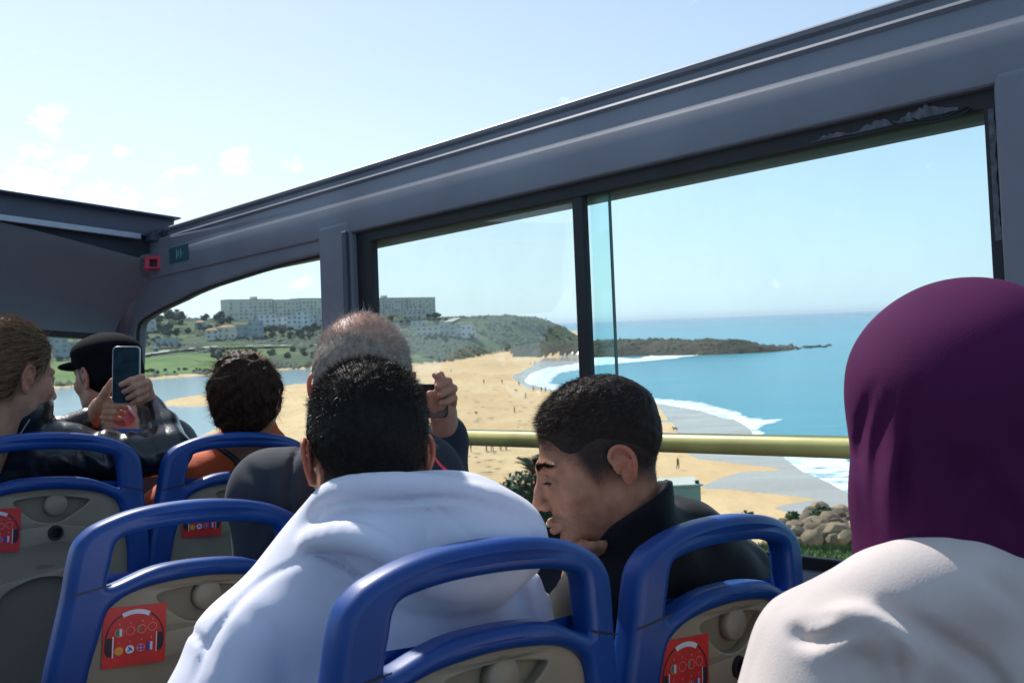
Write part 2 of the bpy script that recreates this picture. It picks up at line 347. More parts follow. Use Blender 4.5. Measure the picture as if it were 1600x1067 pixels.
def ground_mat(name, c1, c2, c3, s1, s2, bump=.4, rough=.95, stretch=(1, 1, 1), thr=(.42, .58), wet=False, dist=.5):
    m = bpy.data.materials.new(name); m.use_nodes = True; t = m.node_tree; b = t.nodes['Principled BSDF']; L = t.links.new
    g = N(t, 'ShaderNodeNewGeometry'); mpp = N(t, 'ShaderNodeMapping'); mpp.inputs['Scale'].default_value = stretch; L(g.outputs['Position'], mpp.inputs[0])
    n1 = N(t, 'ShaderNodeTexNoise'); n1.inputs['Scale'].default_value = s1; n1.inputs['Detail'].default_value = 7; n1.inputs['Roughness'].default_value = .6; L(mpp.outputs[0], n1.inputs['Vector'])
    n2 = N(t, 'ShaderNodeTexNoise'); n2.inputs['Scale'].default_value = s2; n2.inputs['Detail'].default_value = 7; n2.inputs['Roughness'].default_value = .65; L(mpp.outputs[0], n2.inputs['Vector'])
    def mr(o, a, bb):
        r = N(t, 'ShaderNodeMapRange'); r.inputs[1].default_value = a; r.inputs[2].default_value = bb; L(o, r.inputs[0]); return r.outputs[0]
    x1 = N(t, 'ShaderNodeMix', data_type='RGBA'); x1.inputs['A'].default_value = (*c1, 1); x1.inputs['B'].default_value = (*c2, 1); L(mr(n1.outputs['Fac'], *thr), x1.inputs['Factor'])
    x2 = N(t, 'ShaderNodeMix', data_type='RGBA'); L(x1.outputs['Result'], x2.inputs['A']); x2.inputs['B'].default_value = (*c3, 1); L(mr(n2.outputs['Fac'], .5, .72), x2.inputs['Factor'])
    out = x2.outputs['Result']; b.inputs['Roughness'].default_value = rough; b.inputs['Specular IOR Level'].default_value = .2
    if wet:
        at = N(t, 'ShaderNodeAttribute', attribute_name='wet'); wn = N(t, 'ShaderNodeMath', operation='ADD'); L(at.outputs['Fac'], wn.inputs[0]); s_ = N(t, 'ShaderNodeMath', operation='MULTIPLY_ADD'); L(n1.outputs['Fac'], s_.inputs[0]); s_.inputs[1].default_value = .5; s_.inputs[2].default_value = -.25; L(s_.outputs[0], wn.inputs[1])
        w = mr(wn.outputs[0], .3, .7)
        x3 = N(t, 'ShaderNodeMix', data_type='RGBA'); L(out, x3.inputs['A']); x3.inputs['B'].default_value = (.40, .31, .235, 1); L(w, x3.inputs['Factor']); out = x3.outputs['Result']
        r2 = N(t, 'ShaderNodeMapRange'); r2.inputs[3].default_value = .95; r2.inputs[4].default_value = .16; L(w, r2.inputs[0]); L(r2.outputs[0], b.inputs['Roughness'])
        r3 = N(t, 'ShaderNodeMapRange'); r3.inputs[3].default_value = .15; r3.inputs[4].default_value = .6; L(w, r3.inputs[0]); L(r3.outputs[0], b.inputs['Specular IOR Level'])
    L(out, b.inputs['Base Color'])
    if bump:
        bp = N(t, 'ShaderNodeBump'); bp.inputs['Strength'].default_value = bump; bp.inputs['Distance'].default_value = dist; L(n2.outputs['Fac'], bp.inputs['Height']); L(bp.outputs[0], b.inputs['Normal'])
    return m
m_sand = ground_mat('sand', (.63, .415, .22), (.72, .50, .28), (.56, .36, .19), .03, .45, .5, stretch=(1, .35, 1), wet=True, dist=.3)
m_hill = ground_mat('hill_scrub', (.062, .09, .042), (.125, .165, .055), (.17, .145, .09), .02, .12, .8, dist=2)
m_head = ground_mat('headland_rock', (.06, .058, .04), (.10, .085, .06), (.045, .045, .038), .05, .22, 1.0, dist=2)
m_near = ground_mat('verge_grass', (.05, .085, .025), (.075, .12, .035), (.09, .09, .045), .5, 3.0, .8, dist=.1)
beach = sub('beach', TC == 0, m_sand, [('wet', TWET)])
m_mead = ground_mat('meadow_grass', (.11, .17, .04), (.15, .22, .055), (.07, .11, .04), .03, .2, .5, dist=1); sub('meadow', TC == 4, m_mead); sub('hillside', TC == 1, m_hill); sub('headland', TC == 2, m_head); sub('embankment', TC == 3, m_near)
# sea: one sheet out to the horizon, finely divided near the shore so that foam and depth can be stored on it
def sea_mat():
    m = bpy.data.materials.new('sea_water'); m.use_nodes = True; t = m.node_tree; b = t.nodes['Principled BSDF']; L = t.links.new
    g = N(t, 'ShaderNodeNewGeometry')
    at = N(t, 'ShaderNodeAttribute', attribute_name='foam'); dp = N(t, 'ShaderNodeAttribute', attribute_name='depth')
    def noise(sc, sx, d=6, ro=.6):
        mpp = N(t, 'ShaderNodeMapping'); mpp.inputs['Scale'].default_value = sx; mpp.inputs['Rotation'].default_value = (0, 0, .35); L(g.outputs['Position'], mpp.inputs[0])
        n = N(t, 'ShaderNodeTexNoise'); n.inputs['Scale'].default_value = sc; n.inputs['Detail'].default_value = d; n.inputs['Roughness'].default_value = ro; L(mpp.outputs[0], n.inputs['Vector']); return n.outputs['Fac']
    def mr(o, a, bb, c=0, d=1):
        r = N(t, 'ShaderNodeMapRange'); r.inputs[1].default_value = a; r.inputs[2].default_value = bb; r.inputs[3].default_value = c; r.inputs[4].default_value = d; L(o, r.inputs[0]); return r.outputs[0]
    def mix(f, a, bb):
        x = N(t, 'ShaderNodeMix', data_type='RGBA'); L(f, x.inputs['Factor'])
        for k, v in (('A', a), ('B', bb)):
            if isinstance(v, tuple): x.inputs[k].default_value = (*v, 1)
            else: L(v, x.inputs[k])
        return x.outputs['Result']
    n1 = noise(.004, (1, .35, 1)); n2 = noise(.25, (.5, 1.6, 1), 8, .7); n3 = noise(.06, (.4, 2.2, 1), 5)
    # water grows bluer with distance from the shore (attribute) and has darker wind patches
    c = mix(mr(dp.outputs['Fac'], 0, 1), (.14, .42, .44), (.045, .29, .38))
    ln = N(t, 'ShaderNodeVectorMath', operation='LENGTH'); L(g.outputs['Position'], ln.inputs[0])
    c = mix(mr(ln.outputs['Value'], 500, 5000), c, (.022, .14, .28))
    c = mix(mr(n1, .4, .62, 0, .45), c, (.02, .15, .24))
    c = mix(mr(n3, .45, .7, 0, .3), c, (.025, .18, .26))
    f0 = N(t, 'ShaderNodeMath', operation='ADD'); L(at.outputs['Fac'], f0.inputs[0]); L(mr(n2, .33, .67, -.85, .25), f0.inputs[1])
    f = mr(f0.outputs[0], .30, .62)
    wn = noise(.035, (.25, 4, 1), 7, .75)
    wc = N(t, 'ShaderNodeMath', operation='MAXIMUM'); L(f, wc.inputs[0]); L(mr(wn, .735, .76, 0, .5), wc.inputs[1])
    c = mix(wc.outputs[0], c, (.80, .83, .83))
    L(c, b.inputs['Base Color']); L(mr(wc.outputs[0], 0, 1, .22, .9), b.inputs['Roughness']); b.inputs['IOR'].default_value = 1.33; L(mr(wc.outputs[0], 0, 1, .32, .1), b.inputs['Specular IOR Level'])
    bp = N(t, 'ShaderNodeBump'); bp.inputs['Strength'].default_value = .5; bp.inputs['Distance'].default_value = .6
    ad = N(t, 'ShaderNodeMath', operation='ADD'); L(noise(.3, (.5, 1.8, 1), 6, .7), ad.inputs[0]); L(n3, ad.inputs[1]); L(ad.outputs[0], bp.inputs['Height']); L(bp.outputs[0], b.inputs['Normal'])
    return m
m_sea = sea_mat()
(GX, GY, GD, GPX, GPY) = TG
zf = TP[:, 2][TQ].min(1); right = (TG[3].ravel()[TQ[:, 0]] > 640)
sea = sub('sea', (zf < .15) & right & (GD.ravel()[TQ[:, 0]] > 60), m_sea, [('foam', TFOAM), ('depth', TDEPTH)], zset=0.0)
az = az_of(np.linspace(-2600, 4200, 200)); R_ = np.array([TH[2][-1]-1, 3000, 4500, 8000, 16000, 32000])
V = np.array([(r*math.sin(a), r*math.cos(a), 0.0) for r in R_ for a in az]); n_ = len(az)
Q = np.array([(i*n_+j, i*n_+j+1, (i+1)*n_+j+1, (i+1)*n_+j) for i in range(len(R_)-1) for j in range(n_-1)])
fs = newmesh('sea', V, Q, m_sea, True); setattrf(fs, 'foam', np.zeros(len(V))); setattrf(fs, 'depth', np.ones(len(V)))
import bmesh
def join_into(o, me2):
    bm = bmesh.new(); bm.from_mesh(o.data); bm.from_mesh(me2); bm.to_mesh(o.data); bm.free(); o.data.shade_smooth()
join_into(sea, fs)
m_lag = mat('lagoon_water', (.16, .25, .29), .18, spec=.5, var=.1, vs=.05, bump=.25, bs=1.2)
sub('lagoon', (zf < .15) & ~right & (GD.ravel()[TQ[:, 0]] > 60), m_lag, zset=0.0)
# ------------------------------------------------------------------ the bus
LEAN = .066
def LP(X0, Y, Z): return (X0-LEAN*Z, Y, Z)
def leanf(v): v = np.array(v, float); v[:, 0] -= LEAN*v[:, 2]; return v
m_grey = mat('grey_liner', (.175, .192, .232), .52, var=.2, vs=2.2, bump=.12, bs=700, spec=.4)
m_greyd = mat('dark_grey_liner', (.055, .064, .09), .55, var=.15, vs=3, bump=.1, bs=500)
m_rub = mat('black_rubber', (.012, .013, .017), .6, var=.3, vs=12, bump=.1, bs=200)
m_alu = mat('aluminium_strip', (.34, .36, .42), .38, metal=.6, var=.06)
m_rail = mat('yellow_rail_paint', (.60, .56, .18), .45, var=.18, vs=9, coat=.12, bump=.08, bs=120)
m_floor = mat('floor_vinyl', (.05, .05, .055), .7)
m_wht = mat('white_paint', (.78, .78, .76), .45)
m_red = mat('red_plastic', (.42, .02, .05), .4)
def glass(name, tint, refl=.9):
    m = bpy.data.materials.new(name); m.use_nodes = True; t = m.node_tree; t.nodes.clear(); L = t.links.new
    o = N(t, 'ShaderNodeOutputMaterial'); tr = N(t, 'ShaderNodeBsdfTransparent'); tr.inputs[0].default_value = (*tint, 1)
    df = N(t, 'ShaderNodeBsdfDiffuse'); df.inputs[0].default_value = (.7, .75, .78, 1); tcg = N(t, 'ShaderNodeTexCoord'); ng = N(t, 'ShaderNodeTexNoise'); ng.inputs['Scale'].default_value = 7; ng.inputs['Detail'].default_value = 8; L(tcg.outputs['Object'], ng.inputs['Vector'])
    rg = N(t, 'ShaderNodeMapRange'); rg.inputs[1].default_value = .45; rg.inputs[2].default_value = .8; rg.inputs[3].default_value = .008; rg.inputs[4].default_value = .07; L(ng.outputs['Fac'], rg.inputs[0]); xd = N(t, 'ShaderNodeMixShader'); L(rg.outputs[0], xd.inputs[0]); L(tr.outputs[0], xd.inputs[1]); L(df.outputs[0], xd.inputs[2])
    gl = N(t, 'ShaderNodeBsdfGlossy'); gl.inputs['Roughness'].default_value = .02; fr = N(t, 'ShaderNodeFresnel'); fr.inputs[0].default_value = 1.45
    mm = N(t, 'ShaderNodeMath', operation='MULTIPLY'); mm.inputs[1].default_value = refl; L(fr.outputs[0], mm.inputs[0])
    x = N(t, 'ShaderNodeMixShader'); L(mm.outputs[0], x.inputs[0]); L(xd.outputs[0], x.inputs[1]); L(gl.outputs[0], x.inputs[2]); L(x.outputs[0], o.inputs[0]); return m
m_glass = glass('window_glass', (.84, .955, .95), .12)
bus = empty('open_top_bus', BUS)
tag(bus, 'open-top double-decker bus seen from inside, grey window frames and roof rail under open sky', 'bus')
def part(name, me, parent=None): o = bpy.data.objects.new(name, me); COL.objects.link(o); o.parent = parent or bus; return o
# roof beam: moulded profile along the window side (X0, Z)
prof = [(1.705, .548), (1.672, .548), (1.668, .551), (1.667, .556), (1.667, .634), (1.669, .638), (1.673, .650), (1.679, .672), (1.683, .684), (1.685, .690), (1.681, .693), (1.678, .697), (1.681, .703), (1.694, .706), (1.700, .710), (1.700, .724), (1.690, .729), (1.688, .737), (1.693, .742), (1.71, .744), (1.80, .744), (1.82, .70), (1.82, .53), (1.76, .52), (1.72, .53)]
def beamfn(V): return leanf(V)
part('roof_beam', fixn(extrude_profile('roof_beam', prof, -1.6, 3.86, m_grey, 8, beamfn)))
def mirror(v): v = np.array(v, float); v[:, 0] = .82-v[:, 0]; return v
lm = fixn(extrude_profile('roof_beam', prof, -1.6, 3.86, m_grey, 8, lambda V: mirror(leanf(V)))); part('roof_beam', lm)
# wet looking rubber window frame round each opening: profile boxes with lean
def lbox(y0, y1, z0, z1, x0, x1, m, name, rnd=.004, parent=None):
    lp = [(y0, z0), (y1, z0), (y1, z1), (y0, z1)]
    me = plate(name, [lp], x1-x0, rnd, m, 'YZ', 2); edit(me, lambda v: leanf(v+np.array([(x0+x1)/2, 0, 0]))); return part(name, me, parent)
win = part('side_window', plate('side_window', [[(.596, -.285), (2.406, -.285), (2.406, .565), (.596, .565)], [(.622, -.247), (2.333, -.247), (2.333, .516), (.622, .516)]], .026, .004, m_rub, 'YZ'))
edit(win.data, lambda v: leanf(v+np.array([1.700, 0, 0])))
lbox(1.513, 1.546, -.26, .53, 1.690, 1.712, m_rub, 'window_bar', .004, win)
def pane(y0, y1, z0, z1, x, parent, name='window_pane', m=None):
    v = [LP(x, y0, z0), LP(x, y1, z0), LP(x, y1, z1), LP(x, y0, z1)]
    return part(name, newmesh(name, v, [(0, 1, 2, 3)], m or m_glass), parent)
pane(1.448, 2.345, -.26, .53, 1.712, win); pane(.612, 1.522, -.26, .53, 1.722, win)
pane(1.450, 1.512, -.25, .525, 1.717, win, 'tinted_strip', glass('strip_glass', (.82, .965, .96), .12))
b_ = MB(); b_.box((0, 1.4485, .135), (.007, .0035, .79)); me = b_.mesh('pane_edge', mat('glass_edge', (.03, .09, .09), .2)); edit(me, lambda v: leanf(v+np.array([1.711, 0, 0]))); part('pane_edge', me, win)
b_ = MB(); b_.box((0, .6165, .135), (.006, .006, .78)); me = b_.mesh('pane_edge', mat('bright_glass_edge', (.75, .85, .9), .25)); edit(me, lambda v: leanf(v+np.array([1.700, 0, 0]))); part('pane_edge', me, win)
# left-over adhesive patches on the rubber near the right corner
m_adh = mat('dried_adhesive', (.11, .118, .14), .85, var=.45, vs=60)
r_ = random.Random(3)
def patch(pts, x): 
    me = newmesh('adhesive_patch', [LP(x, p[0], p[1]) for p in pts], [tuple(range(len(pts)))], m_adh); part('adhesive_patch', me, win)
ys = np.linspace(.68, .93, 40)
top = .532+.012*np.abs(np.sin(ys*37))+np.array([r_.uniform(-.004, .004) for _ in ys])-.016*(ys-.68)/.25; 
patch([(y, .523) for y in ys]+[(y, t) for y, t in zip(ys[::-1], np.maximum(top[::-1], .5245))], 1.6845)
patch([(.66, .524), (.73, .524), (.725, .531), (.715, .548), (.705, .537), (.69, .534), (.66, .529)], 1.6835)
zs = np.linspace(.30, .515, 26)
patch([(.6135, z) for z in zs]+[(.601+.004*abs(math.sin(z*60))+r_.uniform(-.002, .002), z) for z in zs[::-1]], 1.6845)
wire = MB(); cwp = [LP(1.685, .775, .527), LP(1.68, .745, .517), LP(1.68, .70, .512), LP(1.68, .665, .513), LP(1.683, .640, .522)]
wire.tube(catmull(cwp, 6), .0022, 6); wire.tube(catmull([LP(1.686, .74, .528), LP(1.682, .72, .519), LP(1.682, .68, .517), LP(1.684, .645, .526)], 6), .0018, 6); part('loose_wire', wire.mesh('loose_wire', m_rub, True), win)
# pillars: rounded posts standing proud of the frame
def pillar(y0, y1, ztop, name='window_pillar'):
    lp = [(y0, -.62), (y1, -.62)]+[(y1-.012*(1-math.cos(a)), ztop-.03+.03*math.sin(a)) for a in np.linspace(0, 1.57, 6)]+[(y0+.03*(1-math.cos(a)), ztop-.03+.03*math.sin(a)) for a in np.linspace(1.57, 0, 6)]
    me = plate(name, [lp], .07, .012, m_grey, 'YZ', 4); edit(me, lambda v: leanf(v+np.array([1.698, 0, 0]))); part(name, me)
pillar(2.404, 2.572, .585); pillar(.42, .598, .566)
lbox(2.404, 2.425, -.62, .55, 1.648, 1.66, m_greyd, 'pillar_seam', .003)
# front quarter: panel with arched window
arch = [(2.545, .507), (2.78, .504), (2.993, .496), (3.304, .478), (3.45, .464), (3.561, .448), (3.70, .431), (3.811, .414), (3.90, .396), (3.935, .382), (3.950, .355), (3.958, .30), (3.975, .2), (3.995, .05), (4.02, -.10), (4.02, -.25), (2.545, -.25)]
qp = plate('front_quarter_panel', [[(2.50, -.62), (4.22, -.62), (4.18, .1), (4.12, .40), (4.02, .60), (3.86, .70), (3.6, .70), (2.50, .66)], arch[::-1]], .05, .012, m_grey, 'YZ', 4)
edit(qp, lambda v: leanf(v+np.array([1.70, 0, 0]))); part('front_quarter_panel', qp)
qw = part('front_quarter_window', newmesh('front_quarter_window', [LP(1.715, y, z) for y, z in arch], [tuple(range(len(arch)))], m_glass))
gq = MB(); gq.tube([LP(1.688, y, z) for y, z in arch], .007, 6); part('window_gasket', gq.mesh('window_gasket', m_rub, True), qw)
# right-hand rest of the side behind the last pillar (window beside and behind the camera)
rw = part('side_window', plate('side_window', [[(-1.6, -.285), (.42, -.285), (.42, .565), (-1.6, .565)], [(-1.56, -.247), (.39, -.247), (.39, .518), (-1.56, .518)]], .05, .005, m_rub, 'YZ')); edit(rw.data, lambda v: leanf(v+np.array([1.712, 0, 0])))
pane(-1.57, .40, -.26, .53, 1.715, rw)
# lower side: ledge and wall
lw = extrude_profile('side_wall', [(1.66, -.27), (1.625, -.285), (1.622, -.30), (1.66, -.315), (1.66, -1.15), (1.80, -1.15), (1.80, -.27)], -1.6, 4.0, m_greyd, 2, None); part('side_wall', fixn(lw))
part('window_ledge', fixn(extrude_profile('window_ledge', [(1.615, -.286), (1.612, -.292), (1.616, -.300), (1.70, -.300), (1.70, -.286)], -1.6, 3.9, m_alu, 1)))
part('side_wall', edit(lw.copy(), mirror))
# left side windows frame
lwn = part('side_window', plate('side_window', [[(-1.6, -.285), (3.9, -.285), (3.9, .565), (-1.6, .565)], [(-1.5, -.247), (.4, -.247), (.4, .518), (-1.5, .518)], [(.52, -.247), (2.4, -.247), (2.4, .518), (.52, .518)], [(2.55, -.247), (3.8, -.247), (3.8, .40), (2.55, .518)]], .05, .005, m_rub, 'YZ')); edit(lwn.data, lambda v: mirror(leanf(v+np.array([1.712, 0, 0]))))
# floor, with the raised front part
fl = MB(); fl.box((.41, -.2, -1.2), (2.46, 4.0, .06)); fl.box((.41, 2.95, -1.15), (2.46, 2.3, .16)); part('floor', fl.mesh('floor', m_floor))
fr_ = MB(); fr_.box((.41, 4.17, -.9), (2.5, .08, .7)); part('front_wall', fr_.mesh('front_wall', m_greyd))
# front header and curved lining over the windscreen
hd = MB()
hd.box((.41, 3.80, .750), (2.60, .09, .075)); hd.box((.41, 3.77, .789), (2.60, .15, .006)); part('front_header', hd.mesh('front_header', mat('header_paint', (.06, .075, .125), .45, var=.1, vs=4)))
st = MB(); st.box((.35, 3.745, .703), (2.44, .02, .020)); part('header_strip', st.mesh('header_strip', m_alu))
def liptop(x): return .70-.10*max(0, (abs(x-.41)/1.27-.45)/.55)**1.3
hb = MB()
for j in range(40):
    xa, xb = -.88+2.56*j/40, -.88+2.56*(j+1)/40; hb.add([(xa, 3.79, .73), (xb, 3.79, .73), (xb, 3.79, liptop(xb)-.004), (xa, 3.79, liptop(xa)-.004)], [(0, 1, 2, 3)])
part('header_shade', hb.mesh('header_shade', mat('header_shade_dark', (.02, .028, .05), .6)))  # dark sheet that paints the shadow band between header strip and lining
nx, nz_ = 60, 26; V = []; 
for i in range(nz_):
    t = i/(nz_-1)
    for j in range(nx):
        x = -.88+2.56*j/(nx-1); u = abs(x-.41)/1.27
        edge = max(0, (u-.45)/.55)
        ztop = .70-.10*edge**1.3; z = ztop+(.345-ztop)*t
        y = 3.775+.30*math.sin(t*1.45)**1.2-.05*edge**3*(1-t)
        V.append((x, y, z))
Qf = np.array([(i*nx+j, i*nx+j+1, (i+1)*nx+j+1, (i+1)*nx+j) for i in range(nz_-1) for j in range(nx-1)])
part('front_lining', newmesh('front_lining', V, Qf, mat('front_lining', (.17, .20, .24), .55, var=.12, vs=2.5, bump=.08, bs=300), True))
vb = MB(); vb.box((.41, 4.11, .345), (2.52, .06, .045)); part('windscreen_band', vb.mesh('windscreen_band', m_rub))
part('windscreen', newmesh('windscreen', [(-.85, 4.14, .33), (1.67, 4.14, .33), (1.68, 4.20, -.55), (-.86, 4.20, -.55)], [(0, 1, 2, 3)], m_glass))
cpil = MB(); cpil.tube([(1.665, 4.03, .66), (1.672, 4.06, .40), (1.69, 4.10, .1), (1.71, 4.14, -.3), (1.72, 4.16, -.6)], .055, 12); part('corner_post', cpil.mesh('corner_post', m_greyd, True))
# corner filler that rounds the lining into the side beam
cf = MB(); cf.tube([(1.62, 3.78, .60), (1.655, 3.86, .62), (1.675, 3.98, .50), (1.68, 4.05, .36)], [.045, .055, .06, .05], 12); part('corner_moulding', cf.mesh('corner_moulding', m_grey, True))
# catch on the rail end
ct = MB(); ct.box((1.625, 3.735, .705), (.05, .05, .03)); ct.box((1.655, 3.70, .722), (.03, .04, .022)); ct.tube([(1.60, 3.72, .695), (1.61, 3.715, .712), (1.635, 3.70, .728)], .006, 6); part('roof_catch', ct.mesh('roof_catch', m_greyd))
# red break-glass hammer box in the corner, green sticker on the beam
hx_ = plate('hammer_box', [[(-.034, -.028), (.034, -.024), (.034, .034), (-.034, .026)], [(-.013, -.014), (.013, -.014), (.013, .012), (-.013, .012)]], .035, .006, m_red, 'XZ')
hbx = part('hammer_box', hx_); hbx.location = (1.615, 3.71, .60); hbx.rotation_euler = (0, 0, -.6)
hk = MB(); hk.box((0, .008, 0), (.03, .01, .03)); part('hammer', hk.mesh('hammer', m_rub), hbx)
ht_ = MB(); ht_.tube([(-.045, .0, .02), (-.05, -.005, -.02), (-.04, -.004, -.045), (-.02, 0, -.05)], .004, 6); part('hammer_cord', ht_.mesh('hammer_cord', m_greyd), hbx)
m_teal = mat('teal_print', (.02, .085, .11), .5); m_pw = mat('pale_print', (.25, .42, .45), .5)
stt = part('exit_sticker', newmesh('exit_sticker', [LP(1.6655, y, z) for y, z in ((3.44, .585), (3.60, .585), (3.60, .645), (3.44, .645))], [(0, 1, 2, 3)], m_teal))
sm = MB()
for (y, z0, z1) in ((3.535, .60, .635), (3.52, .605, .63), (3.50, .60, .635), (3.485, .612, .618)): sm.add([LP(1.6645, y-.003, z0), LP(1.6645, y+.003, z0), LP(1.6645, y+.003, z1), LP(1.6645, y-.003, z1)], [(0, 1, 2, 3)])
part('sticker_print', sm.mesh('sticker_print', m_pw), stt)
# yellow hand rail on brackets
yr = MB(); yr.tube([(1.60, -1.2, -.040), (1.60, 1.0, -.038), (1.60, 2.44, -.038), (1.63, 2.49, -.038), (1.69, 2.51, -.038)], .0195, 20); yro = part('hand_rail', yr.mesh('hand_rail', m_rail, True))
for y in (-.6, .50):
    q = MB(); q.tube([(1.60, y, -.038), (1.68, y, -.038)], .012, 10); part('bracket', q.mesh('bracket', m_rail, True), yro)
# outer body below, so the bus stands on the road
ob = MB(); ob.box((.41, .6, -2.35), (2.5, 9.0, 2.3)); bd = part('lower_body', ob.mesh('lower_body', mat('bus_red_body', (.45, .03, .03), .35)))
for (y) in (-2.6, 3.4):
    for x in (-.78, 1.60):
        q = MB(); q.tube([(x-.12, y, -3.42), (x+.12, y, -3.42)], .48, 20); part('wheel', q.mesh('wheel', m_rub))
# ------------------------------------------------------------------ seats
m_blue = mat('blue_seat_plastic', (.004, .052, .25), .42, var=.18, vs=9, bump=.12, bs=600, coat=.08)
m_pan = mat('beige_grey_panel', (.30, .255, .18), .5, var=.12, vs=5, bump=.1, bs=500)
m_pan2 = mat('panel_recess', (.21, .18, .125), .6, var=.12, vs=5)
m_sock = mat('dark_socket', (.02, .02, .024), .45)
m_stk = mat('red_sticker', (.62, .03, .025), .4, var=.12, vs=25)
m_wp = mat('white_print', (.72, .72, .76), .5); m_bk = mat('black_print', (.03, .015, .02), .5); m_gr = mat('green_print', (.01, .25, .1), .5); m_bl = mat('blue_print', (.03, .06, .4), .5); m_yl = mat('yellow_print', (.75, .35, .02), .5); m_rp = mat('pale_red_print', (.75, .22, .2), .5)
cS = .208
def sym(pts): P = [(-x, z) for x, z in pts[::-1] if x > 0]; return [(cS+x, z) for x, z in P+pts]
outer = catmull(sym([(0, 0), (.07, -.004), (.125, -.014), (.168, -.030), (.188, -.043), (.203, -.062), (.210, -.09), (.216, -.14), (.226, -.20), (.237, -.27), (.243, -.36), (.243, -.50), (.236, -.62)]), 4).tolist()
hole = catmull(sym([(0, -.038), (.07, -.041), (.115, -.048), (.138, -.055), (.1475, -.066), (.152, -.09), (.157, -.122), (.148, -.128)])+[(cS+.08, -.104), (cS, -.098), (cS-.08, -.104)], 4, True).tolist()
panh = catmull(sym([(0, -.126), (.07, -.131), (.115, -.141), (.142, -.155), (.156, -.172), (.166, -.21), (.180, -.27), (.186, -.36), (.186, -.50), (.180, -.58), (.10, -.60)]), 4).tolist()
def curve_y(v):
    v = v.copy(); x = v[:, 0]-cS; v[:, 1] += -.35*x*x*0+ .45*x*x*1.0 + np.clip(-v[:, 2]-.3, 0, 1)*(.10); return v
frame_me = edit(plate('back_frame', [outer, hole[::-1], panh[::-1]], .042, .013, m_blue, 'XZ', 4), curve_y)
def circ(cx, cz, r, n=24): return [(cx+r*math.cos(2*math.pi*i/n), cz+r*math.sin(2*math.pi*i/n)) for i in range(n)]
dish = catmull([(.135, -.150), (.208, -.141), (.285, -.150), (.292, -.158), (.262, -.180), (.235, -.196), (.208, -.200), (.178, -.193), (.15, -.172)], 5, True).tolist()
archp = catmull([(.075, -.60), (.073, -.50), (.085, -.41), (.12, -.345), (.17, -.318), (.208, -.312), (.246, -.318), (.296, -.345), (.331, -.41), (.343, -.50), (.341, -.60)], 5).tolist()
big = [(x, z) for x, z in catmull(sym([(0, -.120), (.09, -.127), (.14, -.145), (.17, -.17), (.19, -.27), (.194, -.60)]), 4).tolist()]
panel_me = edit(plate('back_panel', [big, dish[::-1], circ(.222, -.222, .0155)[::-1], archp[::-1]], .022, .003, m_pan, 'XZ'), lambda v: curve_y(v)+np.array([0, .006, 0]))
def inner_grid(x0, x1, z0, z1, y, nx=12, nz=16):
    v = np.array([(x, y, z) for z in np.linspace(z0, z1, nz) for x in np.linspace(x0, x1, nx)]); q = np.array([(i*nx+j, i*nx+j+1, (i+1)*nx+j+1, (i+1)*nx+j) for i in range(nz-1) for j in range(nx-1)]); return v, q
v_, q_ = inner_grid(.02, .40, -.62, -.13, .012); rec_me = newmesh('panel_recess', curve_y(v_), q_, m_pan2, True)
kb = MB(); kb.tube([(.222, .012, -.160), (.222, .0, -.160), (.222, -.004, -.160)], [.026, .025, .022], 24); knob_me = kb.mesh('coat_hook', m_pan, True)
sk = MB()
for r0, r1, y0, y1 in ((.0155, .0155, .010, -.010), (.0155, .0115, -.010, -.010), (.0115, .0105, -.010, .008)):
    a_ = circ(.222, -.222, r0); c_ = circ(.222, -.222, r1); n = len(a_); sk.add([(x, y0, z) for x, z in a_]+[(x, y1, z) for x, z in c_], [(i, (i+1) % n, n+(i+1) % n, n+i) for i in range(n)])
sk.add([(x, .008, z) for x, z in circ(.222, -.222, .0105)], [tuple(range(24))]); sock_me = sk.mesh('audio_socket', m_sock, True)
def flatpoly(mb, pts, y): mb.add([(p[0], y, p[1]) for p in pts], [tuple(range(len(pts)))])
SX0, SX1, SZ0, SZ1 = .050, .148, -.256, -.163
stick_me = newmesh('sticker', curve_y(np.array([(x, -.0062, z) for z in np.linspace(SZ0, SZ1, 4) for x in np.linspace(SX0, SX1, 8)])), np.array([(i*8+j, i*8+j+1, (i+1)*8+j+1, (i+1)*8+j) for i in range(3) for j in range(7)]), m_stk, True)
def uv(u, v): return (SX0+(SX1-SX0)*u, SZ0+(SZ1-SZ0)*v)     # 0..1 on the sticker
def pm(name, polys, m, y):
    mb = MB()
    for p in polys: flatpoly(mb, [uv(*q) for q in p], y)
    return edit(mb.mesh(name, m), curve_y)
def ring(cu, cv, r, w, n=20):
    o = []
    for i in range(n):
        a, b = 2*math.pi*i/n, 2*math.pi*(i+1)/n
        o.append([(cu+r*math.cos(a), cv+r*math.sin(a)), (cu+r*math.cos(b), cv+r*math.sin(b)), (cu+(r-w)*math.cos(b), cv+(r-w)*math.sin(b)), (cu+(r-w)*math.cos(a), cv+(r-w)*math.sin(a))])
    return o
def arcband(cu, cv, ru, rv, w, a0, a1, n=16):
    o = []
    for i in range(n):
        a, b = [math.radians(a0+(a1-a0)*(i+k)/n) for k in (0, 1)]
        o.append([(cu+ru*math.cos(a), cv+rv*math.sin(a)), (cu+ru*math.cos(b), cv+rv*math.sin(b)), (cu+(ru-w)*math.cos(b), cv+(rv-w)*math.sin(b)), (cu+(ru-w)*math.cos(a), cv+(rv-w)*math.sin(a))])
    return o
def disc(cu, cv, r, a0=0, a1=360, n=20): return [[(cu+r*math.cos(math.radians(a0+(a1-a0)*i/n)), cv+r*math.sin(math.radians(a0+(a1-a0)*i/n))) for i in range(n+(0 if a1-a0 == 360 else 1))]]
